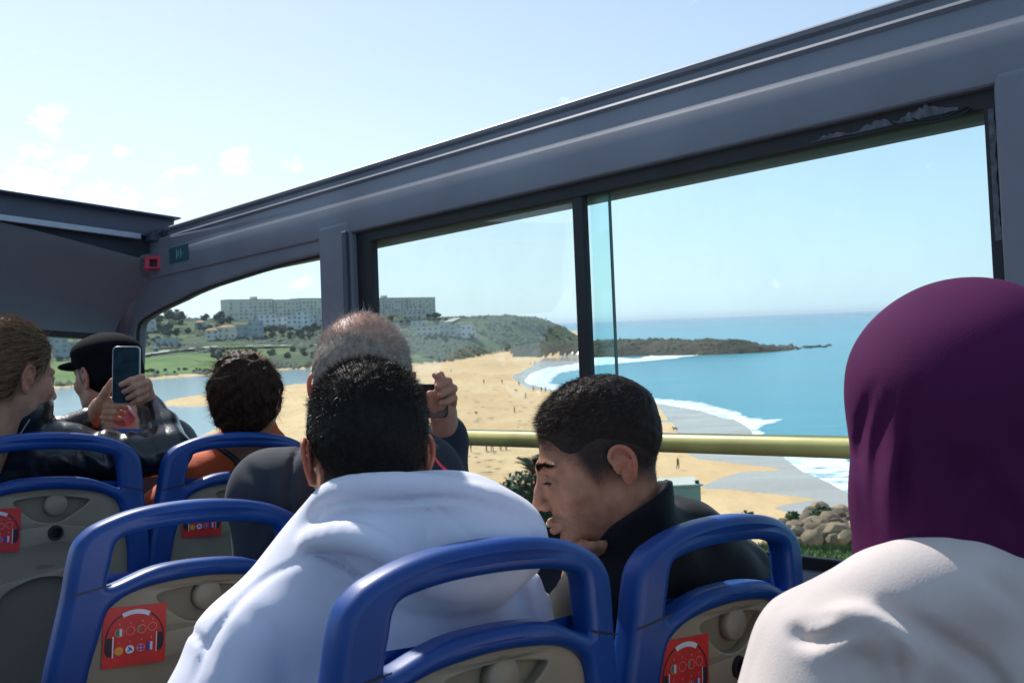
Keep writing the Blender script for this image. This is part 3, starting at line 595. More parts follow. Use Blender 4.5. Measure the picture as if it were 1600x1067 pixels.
prints = [pm('headphone_print', arcband(.5, .47, .465, .46, .022, -8, 188)+[[(.14, .18), (.14, .50), (.07, .50), (.03, .42), (.03, .27), (.08, .19)]]+[[(.86, .20), (.86, .52), (.93, .51), (.97, .42), (.96, .28), (.92, .21)]], m_bk, -.0068),
    pm('white_print', arcband(.5, .47, .475, .47, .075, 60, 118)+[[(.145, .17), (.165, .17), (.165, .52), (.145, .52)], [(.835, .19), (.85, .19), (.85, .53), (.835, .53)]]+[[(.25, .51), (.29, .51), (.29, .64), (.25, .64)], [(.74, .23), (.78, .23), (.78, .37), (.74, .37)]]+disc(.42, .28, .07), m_wp, -.0074),
    pm('ring_print', ring(.25, .575, .075, .012)+ring(.42, .59, .075, .012)+ring(.60, .60, .075, .012)+ring(.77, .62, .075, .012)+ring(.59, .29, .07, .014)+[[(.24, .70), (.26, .70), (.26, .73), (.24, .73)], [(.41, .71), (.43, .71), (.43, .74), (.41, .74)], [(.60, .72), (.62, .72), (.62, .75), (.60, .75)], [(.76, .74), (.78, .74), (.78, .77), (.76, .77)], [(.23, .40), (.25, .40), (.25, .43), (.23, .43)], [(.41, .40), (.43, .40), (.43, .43), (.41, .43)], [(.59, .41), (.61, .41), (.61, .44), (.59, .44)], [(.75, .43), (.77, .43), (.77, .46), (.75, .46)]], m_rp, -.0074),
    pm('green_print', disc(.25, .575, .06, 100, 260)+disc(.60, .60, .06, 90, 230), m_gr, -.0070),
    pm('blue_print', disc(.59, .29, .055)+[[(.69, .23), (.735, .23), (.735, .37), (.69, .37)]]+[[(.39, .24), (.45, .29), (.44, .31), (.38, .26)], [(.39, .31), (.45, .25), (.46, .27), (.40, .33)]], m_bl, -.0078),
    pm('yellow_print', disc(.25, .27, .07), m_yl, -.0074), pm('cross_print', [[(.53, .28), (.65, .28), (.65, .30), (.53, .30)], [(.58, .23), (.60, .23), (.60, .35), (.58, .35)], [(.20, .26), (.30, .26), (.30, .28), (.20, .28)]], m_rp, -.0082)]
joint_me = []
for sg in (-1, 1):
    xa, xb = cS+sg*.213, cS+sg*.154; za, zb_ = -.137, -.124
    P0 = [(xa, -.0223, za), (xb, -.0223, zb_), (xb, -.0223, zb_-.0025), (xa, -.0223, za-.0025)]; joint_me.append(edit(MB().add(P0, [(0, 1, 2, 3) if sg > 0 else (3, 2, 1, 0)]).mesh('frame_joint', m_sock), curve_y))
cush = MB(); cush.box((cS, .24, -.66), (.44, .46, .07), taper=.97); cush_me = cush.mesh('seat', m_blue)
leg_ = MB(); leg_.box((cS, .22, -.86), (.30, .05, .36)); leg_me = leg_.mesh('pedestal', m_greyd)
back_ = MB(); bv, bq = inner_grid(.015, .401, -.62, -.115, .028); backf = newmesh('back_cushion', curve_y(bv), bq, m_blue, True)
def make_seat(i, j, label):
    r = empty('bus_seat', BUS @ Matrix.Translation((.58+.47*i, .853+.726*j, -.133+(.103 if j >= 2 else 0))))
    tag(r, label, 'bus seat', 'blue framed bus seats')
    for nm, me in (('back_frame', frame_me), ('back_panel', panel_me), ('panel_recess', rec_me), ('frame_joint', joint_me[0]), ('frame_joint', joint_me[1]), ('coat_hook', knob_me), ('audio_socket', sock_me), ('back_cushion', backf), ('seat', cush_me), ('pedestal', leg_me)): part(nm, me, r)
    s_ = part('sticker', stick_me, r)
    for me in prints: tag(part(me.name, me, s_), kind='stuff')
    return r
make_seat(0, 0, 'blue framed seat with the man in the white hoodie in it')
make_seat(1, 0, 'blue framed seat behind the young man in the black jacket, beside the window')
make_seat(0, 1, 'blue framed seat with a fully visible red headphone sticker, left of the white hoodie')
make_seat(1, 1, 'blue framed seat the balding man sits in, hidden behind the white hoodie')
make_seat(0, 2, 'blue framed seat the woman in black leather sits in')
make_seat(1, 2, 'blue framed seat around the woman in the orange top')
make_seat(0, 3, 'blue framed seat in front of the woman in black leather')
make_seat(1, 3, 'blue framed seat the man in the black cap sits in')
make_seat(1, -1, 'blue framed seat of the woman in the purple headscarf')
# ------------------------------------------------------------------ far side of the bay
def hit(px, py, dmin=70):
    d = C2W @ np.array([(px-800)/F, (py-533.5)/F, 1.0]); hl = math.hypot(d[0], d[1])
    for D in np.arange(dmin, 1500, 3.0 if dmin > 300 else 1.0):
        p = E0+d*(D/hl); g = max(ground_z(p[0], p[1]), 0)
        if p[2] <= g: return np.array([p[0], p[1], g])
    return E0+d*(1000/hl)
def upright(p, rz=0): return Matrix.Translation(tuple(map(float, p))) @ Matrix.Rotation(rz, 4, 'Z')
m_wall = [mat('pale_render', (.52, .52, .50), .9, var=.08, vs=.3), mat('beige_render', (.66, .62, .53), .9, var=.1, vs=.3), mat('white_render', (.72, .74, .76), .9, var=.05, vs=.3), mat('grey_blue_render', (.36, .40, .44), .9, var=.1, vs=.3)]
m_tile = mat('terracotta_roof', (.42, .22, .12), .9, var=.2, vs=.6); m_win = mat('dark_window', (.20, .21, .21), .3)
m_slab = mat('flat_roof', (.40, .40, .38), .9)
box1 = MB().box((0, 0, .5), (1, 1, 1)).mesh('window', m_win)
def building(px, py, w, h, D=None, kind=0, roof='flat', floors=2, blocks=None, label='', name='house', rz=None, wn=None, group=None):
    p = hit(px, py, 450) if D is None else far_pt(px, py, D)
    Dd = math.hypot(p[0], p[1]); s = Dd/F; a = -math.atan2(p[0], p[1]) if rz is None else rz
    W_, H_ = w*s, h*s
    r = empty(name, upright((p[0], p[1], p[2]-1), a)); tag(r, label, 'house' if name == 'house' else 'apartment building', group)
    blocks = blocks or [(0, 1, 0, 1)]                       # u0,u1,setback,height share
    for (u0, u1, sb, hh) in blocks:
        x0, x1 = (u0-.5)*W_, (u1-.5)*W_; bw = x1-x0; dp = min(max(bw*.8, 8), 16); z1 = H_*hh+1; y0 = sb*s*6
        m = MB().box(((x0+x1)/2, y0+dp/2, z1/2), (bw, dp, z1)); part('wall', m.mesh('wall', m_wall[kind]), r)
        if roof == 'hip':
            z2 = z1+.16*bw; rf = MB(); e = .6
            rf.add([(x0-e, y0-e, z1), (x1+e, y0-e, z1), (x1+e, y0+dp+e, z1), (x0-e, y0+dp+e, z1), (x0+bw*.3, y0+dp/2, z2), (x1-bw*.3, y0+dp/2, z2)], [(0, 1, 5, 4), (1, 2, 5), (2, 3, 4, 5), (3, 0, 4), (0, 3, 2, 1)]); part('roof', rf.mesh('roof', m_tile), r)
        else:
            rf = MB().box(((x0+x1)/2, y0+dp/2, z1+.2), (bw+.5, dp+.5, .4)); part('roof', rf.mesh('roof', m_slab), r)
        nf = max(1, int(round(floors*hh))); nw = wn or max(1, int(bw/3.6))
        for f_ in range(nf):
            for k in range(nw):
                if random.random() < .08: continue
                ww = min(1.9, bw/nw*.5); wh = min(1.7, z1/nf*.55)
                o = part('window', box1, r); o.scale = (ww, .3, wh); o.location = (x0+(k+.5)*bw/nw, y0-.02, 1+(f_+.28)*(z1-1)/nf)
    return r
# long stepped apartment block on the ridge
segs = [(360, 398, 470, 505), (399, 430, 469, 505), (431, 470, 469.5, 505), (471, 512, 467, 505), (513, 560, 466.5, 505), (561, 604, 467, 505), (605, 640, 465.5, 502), (641, 683, 465, 497)]
apt = empty('apartment_building', upright(far_pt(360, 505, 930))); tag(apt, 'long stepped grey apartment block standing on top of the far ridge', 'apartment building')
Lp, Rp = far_pt(360, 500, 930), far_pt(683, 500, 1075); dirv = unit([Rp[0]-Lp[0], Rp[1]-Lp[1], 0]); rzA = math.atan2(dirv[1], dirv[0]); tot = math.hypot(Rp[0]-Lp[0], Rp[1]-Lp[1])
apt.matrix_world = upright((Lp[0], Lp[1], 26), rzA)
def along(px):
    a = math.atan((px-800)/F); n = np.array([math.sin(a), math.cos(a)])
    A = np.array([[dirv[0], -n[0]], [dirv[1], -n[1]]]); t = np.linalg.solve(A, -Lp[:2]); return t[0], t[1]
for i, (x0, x1, y1, y0) in enumerate(segs):
    a, Da = along(x0); b, Db_ = along(x1); top = EYE+(hor((x0+x1)/2)-y1)*(Da+Db_)/2/F-26; sb = (0, 1.5, 0, 2.5, 1, 0, 2, .5)[i]
    part('wall', MB().box(((a+b)/2, sb+7, top/2), (b-a, 14, top)).mesh('wall', m_wall[1]), apt)
    part('roof', MB().box(((a+b)/2, sb+7, top+.3), (b-a+.4, 14.5, .6)).mesh('roof', m_slab), apt)
    if i in (1, 6): part('stair_tower', MB().box((a+6, sb+8, top+1.6), (5, 5, 3)).mesh('stair_tower', m_wall[1]), apt)
    nfl = 7; nb = max(3, int((b-a)/4.2))
    for f_ in range(1, nfl):
        for k in range(nb):
            if random.random() < .18: continue
            o = part('window', box1, apt); o.scale = (1.9, .3, 1.5); o.location = (a+(k+.5)*(b-a)/nb, sb-.02, top-1.2-(f_)*3.2)
    for k in range(0, nb, 3):
        o = part('balcony', MB().box((a+(k+.5)*(b-a)/nb, sb-.6, top-2.2-3.2*random.randint(1, 4)), (3.2, 1.2, 1.1)).mesh('balcony', m_wall[0]), apt)
HS = [(345, 531, 44, 17, 1, 'hip', 2, [(0, .45, 0, .8), (.4, 1, .5, 1)], 'beige villa with orange tiled hip roof and arched terrace below the ridge'),
      (390, 529, 42, 24, 3, 'flat', 3, [(0, .5, .6, .8), (.45, 1, 0, 1)], 'grey two-storey house right of the orange-roofed villa'),
      (428, 512, 44, 20, 2, 'flat', 3, [(0, .6, 0, 1), (.6, 1, .5, .75)], 'white terraced houses just under the left end of the apartment block'),
      (470, 515, 42, 26, 2, 'flat', 4, [(0, .4, .5, .8), (.35, .8, 0, 1), (.8, 1, .4, .6)], 'stacked white houses behind the woman in orange'),
      (502, 512, 26, 20, 0, 'flat', 3, None, 'pale house against the left side of the window pillar'),
      (233, 519, 20, 18, 0, 'flat', 2, None, 'pale house among trees at the left edge of the arched window'),
      (262, 540, 34, 10, 3, 'flat', 1, None, 'low grey house by the riverside road'),
      (272, 496, 22, 7, 0, 'flat', 1, None, 'small pale roof on the tree-lined skyline'),
      (313, 512, 16, 8, 3, 'hip', 1, None, 'small dark-roofed house among the hillside trees'),
      (648, 499, 36, 20, 1, 'flat', 4, [(0, 1, 0, .6), (.25, .85, .5, 1)], 'stepped beige house beside the bald head'),
      (640, 511, 40, 9, 0, 'flat', 1, None, 'low pale terrace under the stepped beige house'),
      (668, 526, 36, 15, 1, 'flat', 2, [(0, 1, 0, 1)], 'beige house on the slope above the sand'),
      (700, 526, 26, 19, 0, 'flat', 2, [(0, .6, 0, 1), (.6, 1, .5, .8)], 'pale house in the middle of the row above the dunes'),
      (724, 527, 40, 19, 2, 'flat', 2, [(0, .45, .4, .75), (.4, .85, 0, 1), (.85, 1, .2, .5)], 'white two-storey house at the right end of the row above the dunes'),
      (845, 533, 14, 5, 0, 'flat', 1, None, 'tiny white hut at the foot of the headland hill'),
      (60, 545, 60, 20, 3, 'flat', 3, None, 'grey building seen through the windscreen, at its left'),
      (108, 560, 40, 28, 3, 'flat', 4, [(0, .5, 0, 1), (.5, 1, .4, .8)], 'grey building seen through the windscreen beside the black cap')]
for (px, py, w, h, k, rf, fl_, bl, lab) in HS: building(px, py, w, h, None, k, rf, fl_, bl, lab, group='houses on the far hillside')
# ---- trees
m_leaf = [mat('leaves_dark', (.025, .05, .028), .8, var=.35, vs=.6), mat('leaves_mid', (.045, .075, .03), .8, var=.35, vs=.6), mat('leaves_olive', (.07, .09, .045), .8, var=.35, vs=.6)]
m_bark = mat('bark', (.12, .09, .065), .9)
def crown_mesh(name, m, seed, nl, ls, R=1.0, flat=1.0, lumps=7):
    r = np.random.default_rng(seed); C = r.normal(size=(lumps, 3)); C = C/np.linalg.norm(C, axis=1)[:, None]*r.uniform(.1, .55, (lumps, 1))*R; C[:, 2] *= flat
    rr = r.uniform(.35, .6, lumps)*R
    k = r.integers(0, lumps, nl); d = r.normal(size=(nl, 3)); d /= np.linalg.norm(d, axis=1)[:, None]
    P = C[k]+d*(rr[k]*r.uniform(.75, 1.08, nl))[:, None]*np.array([1, 1, flat])
    u = r.normal(size=(nl, 3)); u /= np.linalg.norm(u, axis=1)[:, None]; w = np.cross(u, d); w /= np.linalg.norm(w, axis=1)[:, None]+1e-9
    s = ls*r.uniform(.6, 1.3, (nl, 1)); V = np.stack([P+u*s, P+w*s*.6, P-u*s, P-w*s*.6], 1).reshape(-1, 3)
    return newmesh(name, V, np.arange(nl*4).reshape(-1, 4), m)
crowns = [crown_mesh('crown', m_leaf[i % 3], 40+i, 420, .16, 1.0, (.8, .65, 1.0, .7, .9, .6)[i]) for i in range(6)]
trunk = MB().tube([(0, 0, 0), (.02, 0, .5), (0, .02, 1)], [.06, .045, .03], 6).mesh('trunk', m_bark)
def tree(px, py, rpx, kind, label, tall=1.0, group='trees on the far hillside', name='tree'):
    p = hit(px, py, 450); D = math.hypot(p[0], p[1]); R = rpx*D/F
    if 'pine' not in name: label += ', ' + ('a tiny one' if rpx < 3.5 else 'a small one' if rpx < 5.5 else 'a mid-sized one' if rpx < 7.5 else 'a big one') + ' ' + ('left of the cap' if px < 225 else 'near the corner post' if px < 250 else 'towards the left' if px < 280 else 'above the lagoon bend' if px < 310 else 'under the arch middle' if px < 350 else 'above the curly head' if px < 430 else 'near the pillar' if px < 520 else 'right of the bald head')
    r = empty(name, upright(p-np.array([0, 0, .3]), random.uniform(0, 6.28))); tag(r, label, 'tree' if name != 'shrub' else 'shrub', group)
    t = part('trunk', trunk, r); t.scale = (R*1.2, R*1.2, R*(.9*tall+.3)); c = part('crown', crowns[kind], r); c.scale = (R, R, R); c.location = (0, 0, R*(.9*tall+.2)); return r
rt = random.Random(11)
for (x0, x1, y0, y1, n, r0, r1, ks, lab, tl) in [
    (224, 262, 498, 520, 12, 6, 10, (0, 1), 'dark round skyline tree', 1),
    (262, 360, 500, 512, 16, 6, 11, (0, 3), 'dark tree on the ridge', 1),
    (250, 300, 516, 530, 10, 6, 9, (0, 1), 'dense tree by the grass field', 1),
    (225, 260, 528, 540, 7, 5, 7, (1, 3), 'tree by the pale house', 1),
    (300, 332, 512, 522, 5, 4, 7, (1, 4), 'tree left of the orange-roofed villa', 1),
    (362, 376, 518, 532, 4, 4, 6, (0,), 'tree beside the grey house', 1),
    (405, 500, 516, 532, 22, 5, 9, (1, 4, 0), 'tree below the stacked white houses', .8),
    (590, 640, 503, 522, 9, 5, 8, (0, 1), 'tree below the apartment block', .9),
    (655, 700, 497, 506, 9, 4, 6, (1, 4), 'tree right of the apartment block', .9),
    (642, 745, 529, 534, 10, 3, 5, (2, 5), 'tree at the dune edge', .6)]:
    for _ in range(n): tree(rt.uniform(x0, x1), rt.uniform(y0, y1), rt.uniform(r0, r1), rt.choice(ks), lab, tl)
for px, wh in ((256, 'leftmost'), (266, 'middle'), (277, 'rightmost')): tree(px, 500, 5.5, 5, wh+' of three tall thin umbrella pines standing out on the skyline', 2.6, 'umbrella pines on the skyline', 'pine_tree')
for _ in range(26):
    px = rt.uniform(225, 330); tree(px, 584-(px-225)*.035+rt.uniform(-5, 1)+(0 if px < 275 or px > 285 else -2), rt.uniform(2.5, 4.2), rt.choice((0, 1, 3)), 'dark shrub on the river bank', .2, 'shrubs along the river bank', 'shrub')
for _ in range(20): tree(rt.uniform(330, 500), rt.uniform(548, 562), rt.uniform(5, 8), rt.choice((0, 3, 1)), 'dark bush on the steep bank', .2, 'bushes on the steep bank', 'shrub')
# scrub that covers the slopes as one mass
r = np.random.default_rng(5); PP = []; SZ = []
m1 = np.where((TC == 1))[0]; cen = TP[TQ[m1]].mean(1); pxs = 800+F*np.tan(np.arctan2(cen[:, 0], cen[:, 1]))
ok = (pxs > -60) & (pxs < 930) & (np.hypot(cen[:, 0], cen[:, 1]) < 1150) & (snoise(cen/70, 1, 21, 3) > -.15); m1 = cen[ok]
dn = m1[r.integers(0, len(m1), 16000)]+r.normal(size=(16000, 3))*np.array([2, 2, .2])
m2 = TP[TQ[TC == 2]].mean(1); m2 = m2[m2[:, 2] > 3]; dn2 = m2[r.integers(0, len(m2), 500)]
def blobs(name, P, s0, s1, m, zf=.5):
    n = len(P); s = r.uniform(s0, s1, n); oc = np.array([(1, 0, 0), (0, 1, 0), (-1, 0, 0), (0, -1, 0), (0, 0, 1), (.6, .6, .6), (-.6, .5, .7)], float)[:5]
    rot = r.uniform(0, 6.28, n); c, si = np.cos(rot), np.sin(rot)
    V = oc[None]*s[:, None, None]*r.uniform(.7, 1.3, (n, 5, 1)); X = V[..., 0]*c[:, None]-V[..., 1]*si[:, None]; Y = V[..., 0]*si[:, None]+V[..., 1]*c[:, None]
    V = np.stack([X, Y, V[..., 2]*zf*1.6-.1], -1)+P[:, None]; Fc = (np.array([(0, 1, 4), (1, 2, 4), (2, 3, 4), (3, 0, 4)])[None]+5*np.arange(n)[:, None, None]).reshape(-1, 3)
    return newmesh(name, V.reshape(-1, 3), Fc, m, True)
m_scr = mat('scrub_leaves', (.045, .062, .034), .9, var=.4, vs=.08)
tag(link('scrub', blobs('scrub', dn, .8, 2.8, m_scr)), 'olive green scrub covering the far slopes and ridge', 'scrub', kind='stuff')
mesh_h = blobs('headland_scrub', dn2, .6, 1.6, m_scr); tag(link('headland_scrub', mesh_h), 'low scrub on top of the rocky headland', 'scrub', kind='stuff')
# rocks trailing off the tip of the headland, and the cliff rocks along its foot
m_rock = mat('dark_rock', (.085, .08, .065), .9, var=.3, vs=.3, bump=.8, bs=2)
def rock_mesh(seed, m, sub_=2, name='rock', rough=.28):
    bm = bmesh.new(); bmesh.ops.create_icosphere(bm, subdivisions=sub_, radius=1); rr = np.random.default_rng(seed); ns = rr.normal(size=(9, 3)); ns /= np.linalg.norm(ns, axis=1)[:, None]; dd = rr.uniform(.55, .85, 9)
    for v in bm.verts:
        p = np.array(v.co)
        for n_, d_ in zip(ns, dd):
            q = p@n_
            if q > d_: p = p-n_*(q-d_)*.85
        p = p*(1+rough*.4*float(snoise(p[None]*1.0, .5, seed, 2)[0])); v.co = p
    me = bpy.data.meshes.new(name); bm.to_mesh(me); bm.free(); me.materials.append(m); me.shade_smooth()
    try: me.set_sharp_from_angle(angle=math.radians(28))
    except Exception: pass
    return me
rk = [rock_mesh(60+i, m_rock) for i in range(4)]
for i in range(22):
    px = 1238+2.6*i+rt.uniform(-2, 2); p = ground_pt(px, hor(px)+56-.1*(i)+rt.uniform(-1.5, 1.5)); s = rt.uniform(.8, 2.2)*(1.2 if i % 7 < 3 else .6)
    o = link('sea_rock', rk[i % 4], loc=(p[0], p[1], .1), rot=(rt.uniform(0, .4), 0, rt.uniform(0, 6))); o.scale = (s*1.7, s, s*.7); tag(o, ('low ' if s < 1 else 'tall ')+'dark rock off the headland tip, '+('touching the tip' if i < 4 else 'in the near part of the line' if i < 9 else 'in the middle of the line' if i < 15 else 'near the seaward end'), 'rock', 'rocks off the headland tip')
P_ = []
for k in range(900):
    px = rt.uniform(805, 1240); yb = np.interp(px, [805, 860, 905, 1000, 1100, 1200, 1240], [552, 558, 558.5, 554.5, 552.5, 547.5, 543]); p = ground_pt(px, yb-rt.uniform(0, 3)); P_.append(p)
tag(link('shore_rocks', blobs('shore_rocks', np.array(P_), .5, 1.8, m_rock, .8)), 'broken dark rocks along the foot of the headland', 'rocks', kind='stuff')
# riverside road and cars
m_road = mat('pale_road', (.40, .38, .34), .9)
def strip(name, pts, width, m, lift=.25):
    V = []; P = [hit(*q, 450) for q in pts]
    for i, p in enumerate(P):
        d = P[min(i+1, len(P)-1)]-P[max(i-1, 0)]; n = unit([-d[1], d[0], 0]); V += [p+n*width/2+[0, 0, lift], p-n*width/2+[0, 0, lift]]
    me = newmesh(name, V, [(2*i, 2*i+1, 2*i+3, 2*i+2) for i in range(len(P)-1)], m); o = link(name, me); tag(o, kind='structure'); return o
strip('riverside_road', [(x, np.interp(x, [224, 262, 300, 350, 500], [556, 551, 546.5, 543, 541])) for x in range(224, 502, 6)], 7, m_road, .8)
strip('hilltop_path', [(x, np.interp(x, [700, 716, 735, 760], [505, 499, 497, 496])) for x in range(700, 762, 5)], 8, m_road, 1.2)
m_car = mat('white_car_paint', (.75, .76, .78), .25, coat=.6); m_cg = mat('car_glass', (.03, .04, .05), .1)
cb = MB(); cb.box((0, 0, .65), (4.2, 1.75, .6)).box((-.1, 0, 1.2), (2.3, 1.6, .5), taper=.8); carb = cb.mesh('body', m_car); cgm = MB().box((-.1, 0, 1.2), (2.34, 1.5, .34), taper=.85).mesh('window', m_cg)
whl = MB().tube([(0, -.1, 0), (0, .1, 0)], .33, 12).mesh('wheel', m_rub)
for px, py, lab in ((222, 552, 'white car parked at the left edge of the arched window, on the riverside road'), (243, 549, 'white car parked on the riverside road, right of the other one')):
    p = hit(px, py, 450); r_c = empty('parked_car', upright(p+np.array([0, 0, .8]), -.1)); tag(r_c, lab, 'car', 'cars on the riverside road'); part('body', carb, r_c); part('window', cgm, r_c)
    for x in (-1.3, 1.3):
        for y in (-.85, .85): w = part('wheel', whl, r_c); w.location = (x, y, .33)
# ------------------------------------------------------------------ SDF tools
def rcone(P, a, b, ra, rb):
    a = np.array(a, float); b = np.array(b, float); ba = b-a; h = np.clip(((P-a)@ba)/max(ba@ba, 1e-12), 0, 1)
    return np.linalg.norm(P-a-h[..., None]*ba, axis=-1)-(ra+(rb-ra)*h)
def elli(P, c, r, R=None):
    q = P-np.array(c, float)
    if R is not None: q = q@R
    r = np.array(r, float); k0 = np.linalg.norm(q/r, axis=-1); k1 = np.linalg.norm(q/(r*r), axis=-1)+1e-9
    return k0*(k0-1)/k1
def smin(a, b, k):
    h = np.clip(.5+.5*(b-a)/k, 0, 1); return b+(a-b)*h-k*h*(1-h)
def smax(a, b, k): return -smin(-a, -b, k)
def chain(P, pts, rads, k=.01):
    d = None
    for i in range(len(pts)-1):
        e = rcone(P, pts[i], pts[i+1], rads[i], rads[i+1]); d = e if d is None else smin(d, e, k)
    return d
def nets(fn, lo, hi, h):
    lo = np.array(lo, float); hi = np.array(hi, float); n = np.ceil((hi-lo)/h).astype(int)+1
    ax = [lo[i]+h*np.arange(n[i]) for i in range(3)]
    G = np.stack(np.meshgrid(*ax, indexing='ij'), -1); Fv = fn(G).astype(np.float32)
    Sg = Fv < 0
    acc = np.zeros(tuple(n-1)+(3,), np.float32); cnt = np.zeros(tuple(n-1), np.float32)
    sl = lambda o, ax_=None: tuple(slice(o[i], n[i]-1+o[i]) for i in range(3))
    for ax_ in range(3):
        o1 = [(j, k) for j in (0, 1) for k in (0, 1)]
        for (j, k) in o1:
            a = [0, 0, 0]; a[(ax_+1) % 3] = j; a[(ax_+2) % 3] = k; b = list(a); b[ax_] = 1
            fa, fb = Fv[sl(a)], Fv[sl(b)]; cr = (fa < 0) != (fb < 0); t = np.where(cr, fa/(fa-fb+1e-12), 0)
            for c in range(3): acc[..., c] += np.where(cr, a[c]+(t if c == ax_ else 0), 0)
            cnt += cr
    m = cnt > 0; idx = -np.ones(cnt.shape, int); idx[m] = np.arange(m.sum()); I = np.argwhere(m)
    V = lo+h*(I+acc[m]/cnt[m][:, None]); Q = []
    for ax_ in range(3):
        u, v = (ax_+1) % 3, (ax_+2) % 3
        a = [0, 0, 0]; a[u] = 1; a[v] = 1; b = list(a); b[ax_] = 1
        e = [slice(None)]*3
        sa = tuple(slice(a[i], n[i]-1+(0 if True else 0)) for i in range(3))
        A = Sg[tuple(slice(1, n[i]-1) if i != ax_ else slice(0, n[i]-1) for i in range(3))]; B = Sg[tuple(slice(1, n[i]-1) if i != ax_ else slice(1, n[i]) for i in range(3))]
        cr = np.argwhere(A != B); 
        if len(cr) == 0: continue
        ins = A[tuple(cr.T)]
        c0 = cr.copy()
        for i in range(3):
            if i != ax_: c0[:, i] += 1
        def cell(du, dv):
            q = c0.copy(); q[:, u] -= du; q[:, v] -= dv; return idx[tuple(q.T)]
        q = np.stack([cell(1, 1), cell(0, 1), cell(0, 0), cell(1, 0)], 1); q[~ins] = q[~ins][:, ::-1]; Q.append(q)
    return V, np.concatenate(Q)
# ------------------------------------------------------------------ people and camels on the sand
m_fig = [mat('dark_clothes', (.03, .035, .05), .9), mat('brown_clothes', (.12, .08, .06), .9), mat('blue_clothes', (.03, .08, .22), .9), mat('olive_clothes', (.05, .08, .06), .9)]
m_skin0 = mat('beach_skin', (.35, .2, .13), .7)
def figure(st):
    def f(P):
        d = smin(rcone(P, (0, 0, 1.0), (0, 0, 1.38), .13, .16), rcone(P, (-.12, 0, 1.38), (.12, 0, 1.38), .08, .08), .06)
        l = (.09, .16, .02)[st]
        d = smin(d, chain(P, [(-.08, 0, .95), (-.1, l, .5), (-.11, l*.4, .05)], [.1, .07, .05]), .04)
        d = smin(d, chain(P, [(.08, 0, .95), (.1, -l, .5), (.11, -l*1.8, .05)], [.1, .07, .05]), .04)
        d = smin(d, chain(P, [(-.18, 0, 1.38), (-.24, -.04, 1.1), (-.24, .05, .85)], [.06, .045, .04]), .03)
        d = smin(d, chain(P, [(.18, 0, 1.38), (.24, .04, 1.1), ((.24, .3, .4)[st], .1, (.85, 1.2, 1.0)[st])], [.06, .045, .04]), .03)
        d = smin(d, rcone(P, (0, 0, 1.45), (0, 0, 1.52), .05, .05), .03)
        return smin(d, elli(P, (0, .01, 1.62), (.08, .1, .12)), .02)
    return nets(f, (-.5, -.4, -.02), (.5, .4, 1.8), .035)
figs = [figure(i) for i in range(3)]
def bp(px, py, i, mi, lab, s=1.0, rz=None):
    p = ground_pt(px, py, .35); v, q = figs[i]; r_ = empty('person', upright(p, rt.uniform(0, 6) if rz is None else rz)); r_.scale = (s, s, s); tag(r_, lab, 'person', 'people walking on the beach')
    v2 = v.copy(); o = part('body', newmesh('body', v2, q, m_fig[mi], True), r_)
    hh = v[:, 2] > 1.5; o.data.materials.append(m_skin0); mi_ = np.zeros(len(q), np.int32); mi_[hh[q].all(1)] = 1; o.data.polygons.foreach_set('material_index', mi_)
for a in [(756, 600, 0, 1, 'small dark figure left of a pair on the wide sand'), (784.5, 600, 1, 0, 'small dark figure right of a pair on the wide sand'), (811, 603, 2, 1, 'crouching small figure between the pair and the surf'),
          (833.5, 611, 0, 0, 'dark walker nearest the surf in the far bay corner'), (821.5, 623, 1, 2, 'walker just inland of the group by the surf'), (846, 612, 2, 1, 'left one of two tiny figures at the foam edge'), (852.5, 613, 0, 3, 'right one of two tiny figures at the foam edge'),
          (861.5, 632, 2, 0, 'upright figure left of the dark young head'), (804, 646, 1, 1, 'lone figure midway on the sand above the rail'), (829, 570, 0, 0, 'tiny far figure where the bay starts'), (836, 569, 1, 1, 'second tiny far figure where the bay starts'), (736, 707, 2, 1, 'small figure left of the camels under the rail'), (705, 582, 0, 0, 'far figure above the raised hand'),
          (1059.5, 733, 0, 3, 'person in dark wetsuit standing on sand right of the young head')]: bp(*a)
def camelf(P):
    d = elli(P, (0, 0, 1.5), (.75, .32, .38)); d = smin(d, elli(P, (0, 0, 1.85), (.3, .2, .32)), .15)
    d = smin(d, chain(P, [(.65, 0, 1.5), (1.0, 0, 1.35), (1.2, 0, 1.75), (1.25, 0, 2.1)], [.2, .15, .11, .09]), .08); d = smin(d, chain(P, [(1.22, 0, 2.15), (1.55, 0, 2.05)], [.12, .07]), .04)
    for x, y, k in ((.5, .17, .1), (.55, -.17, -.12), (-.5, .18, -.12), (-.45, -.18, .15)):
        d = smin(d, chain(P, [(x, y, 1.3), (x+k, y, .75), (x+k*.6, y, .08)], [.14, .08, .06]), .06)
        d = smin(d, elli(P, (x+k*.6+.05, y, .06), (.12, .08, .07)), .03)
    return smin(d, chain(P, [(-.7, 0, 1.55), (-.8, 0, 1.0)], [.05, .03]), .04)
cv, cq = nets(camelf, (-1, -.5, -.03), (1.8, .5, 2.5), .05); m_cam = mat('camel_hair', (.16, .10, .055), .9, var=.25, vs=4); cme = newmesh('camel', cv, cq, m_cam, True)
for px, py, rz, lab in ((765, 706.5, 3.3, 'brown camel standing on the sand under the yellow rail, the left one'), (787, 705, 2.9, 'brown camel standing on the sand under the yellow rail, the right one')):
    o = link('camel', cme, mw=upright(ground_pt(px, py, .35), rz)); tag(o, lab, 'camel', 'camels on the beach')
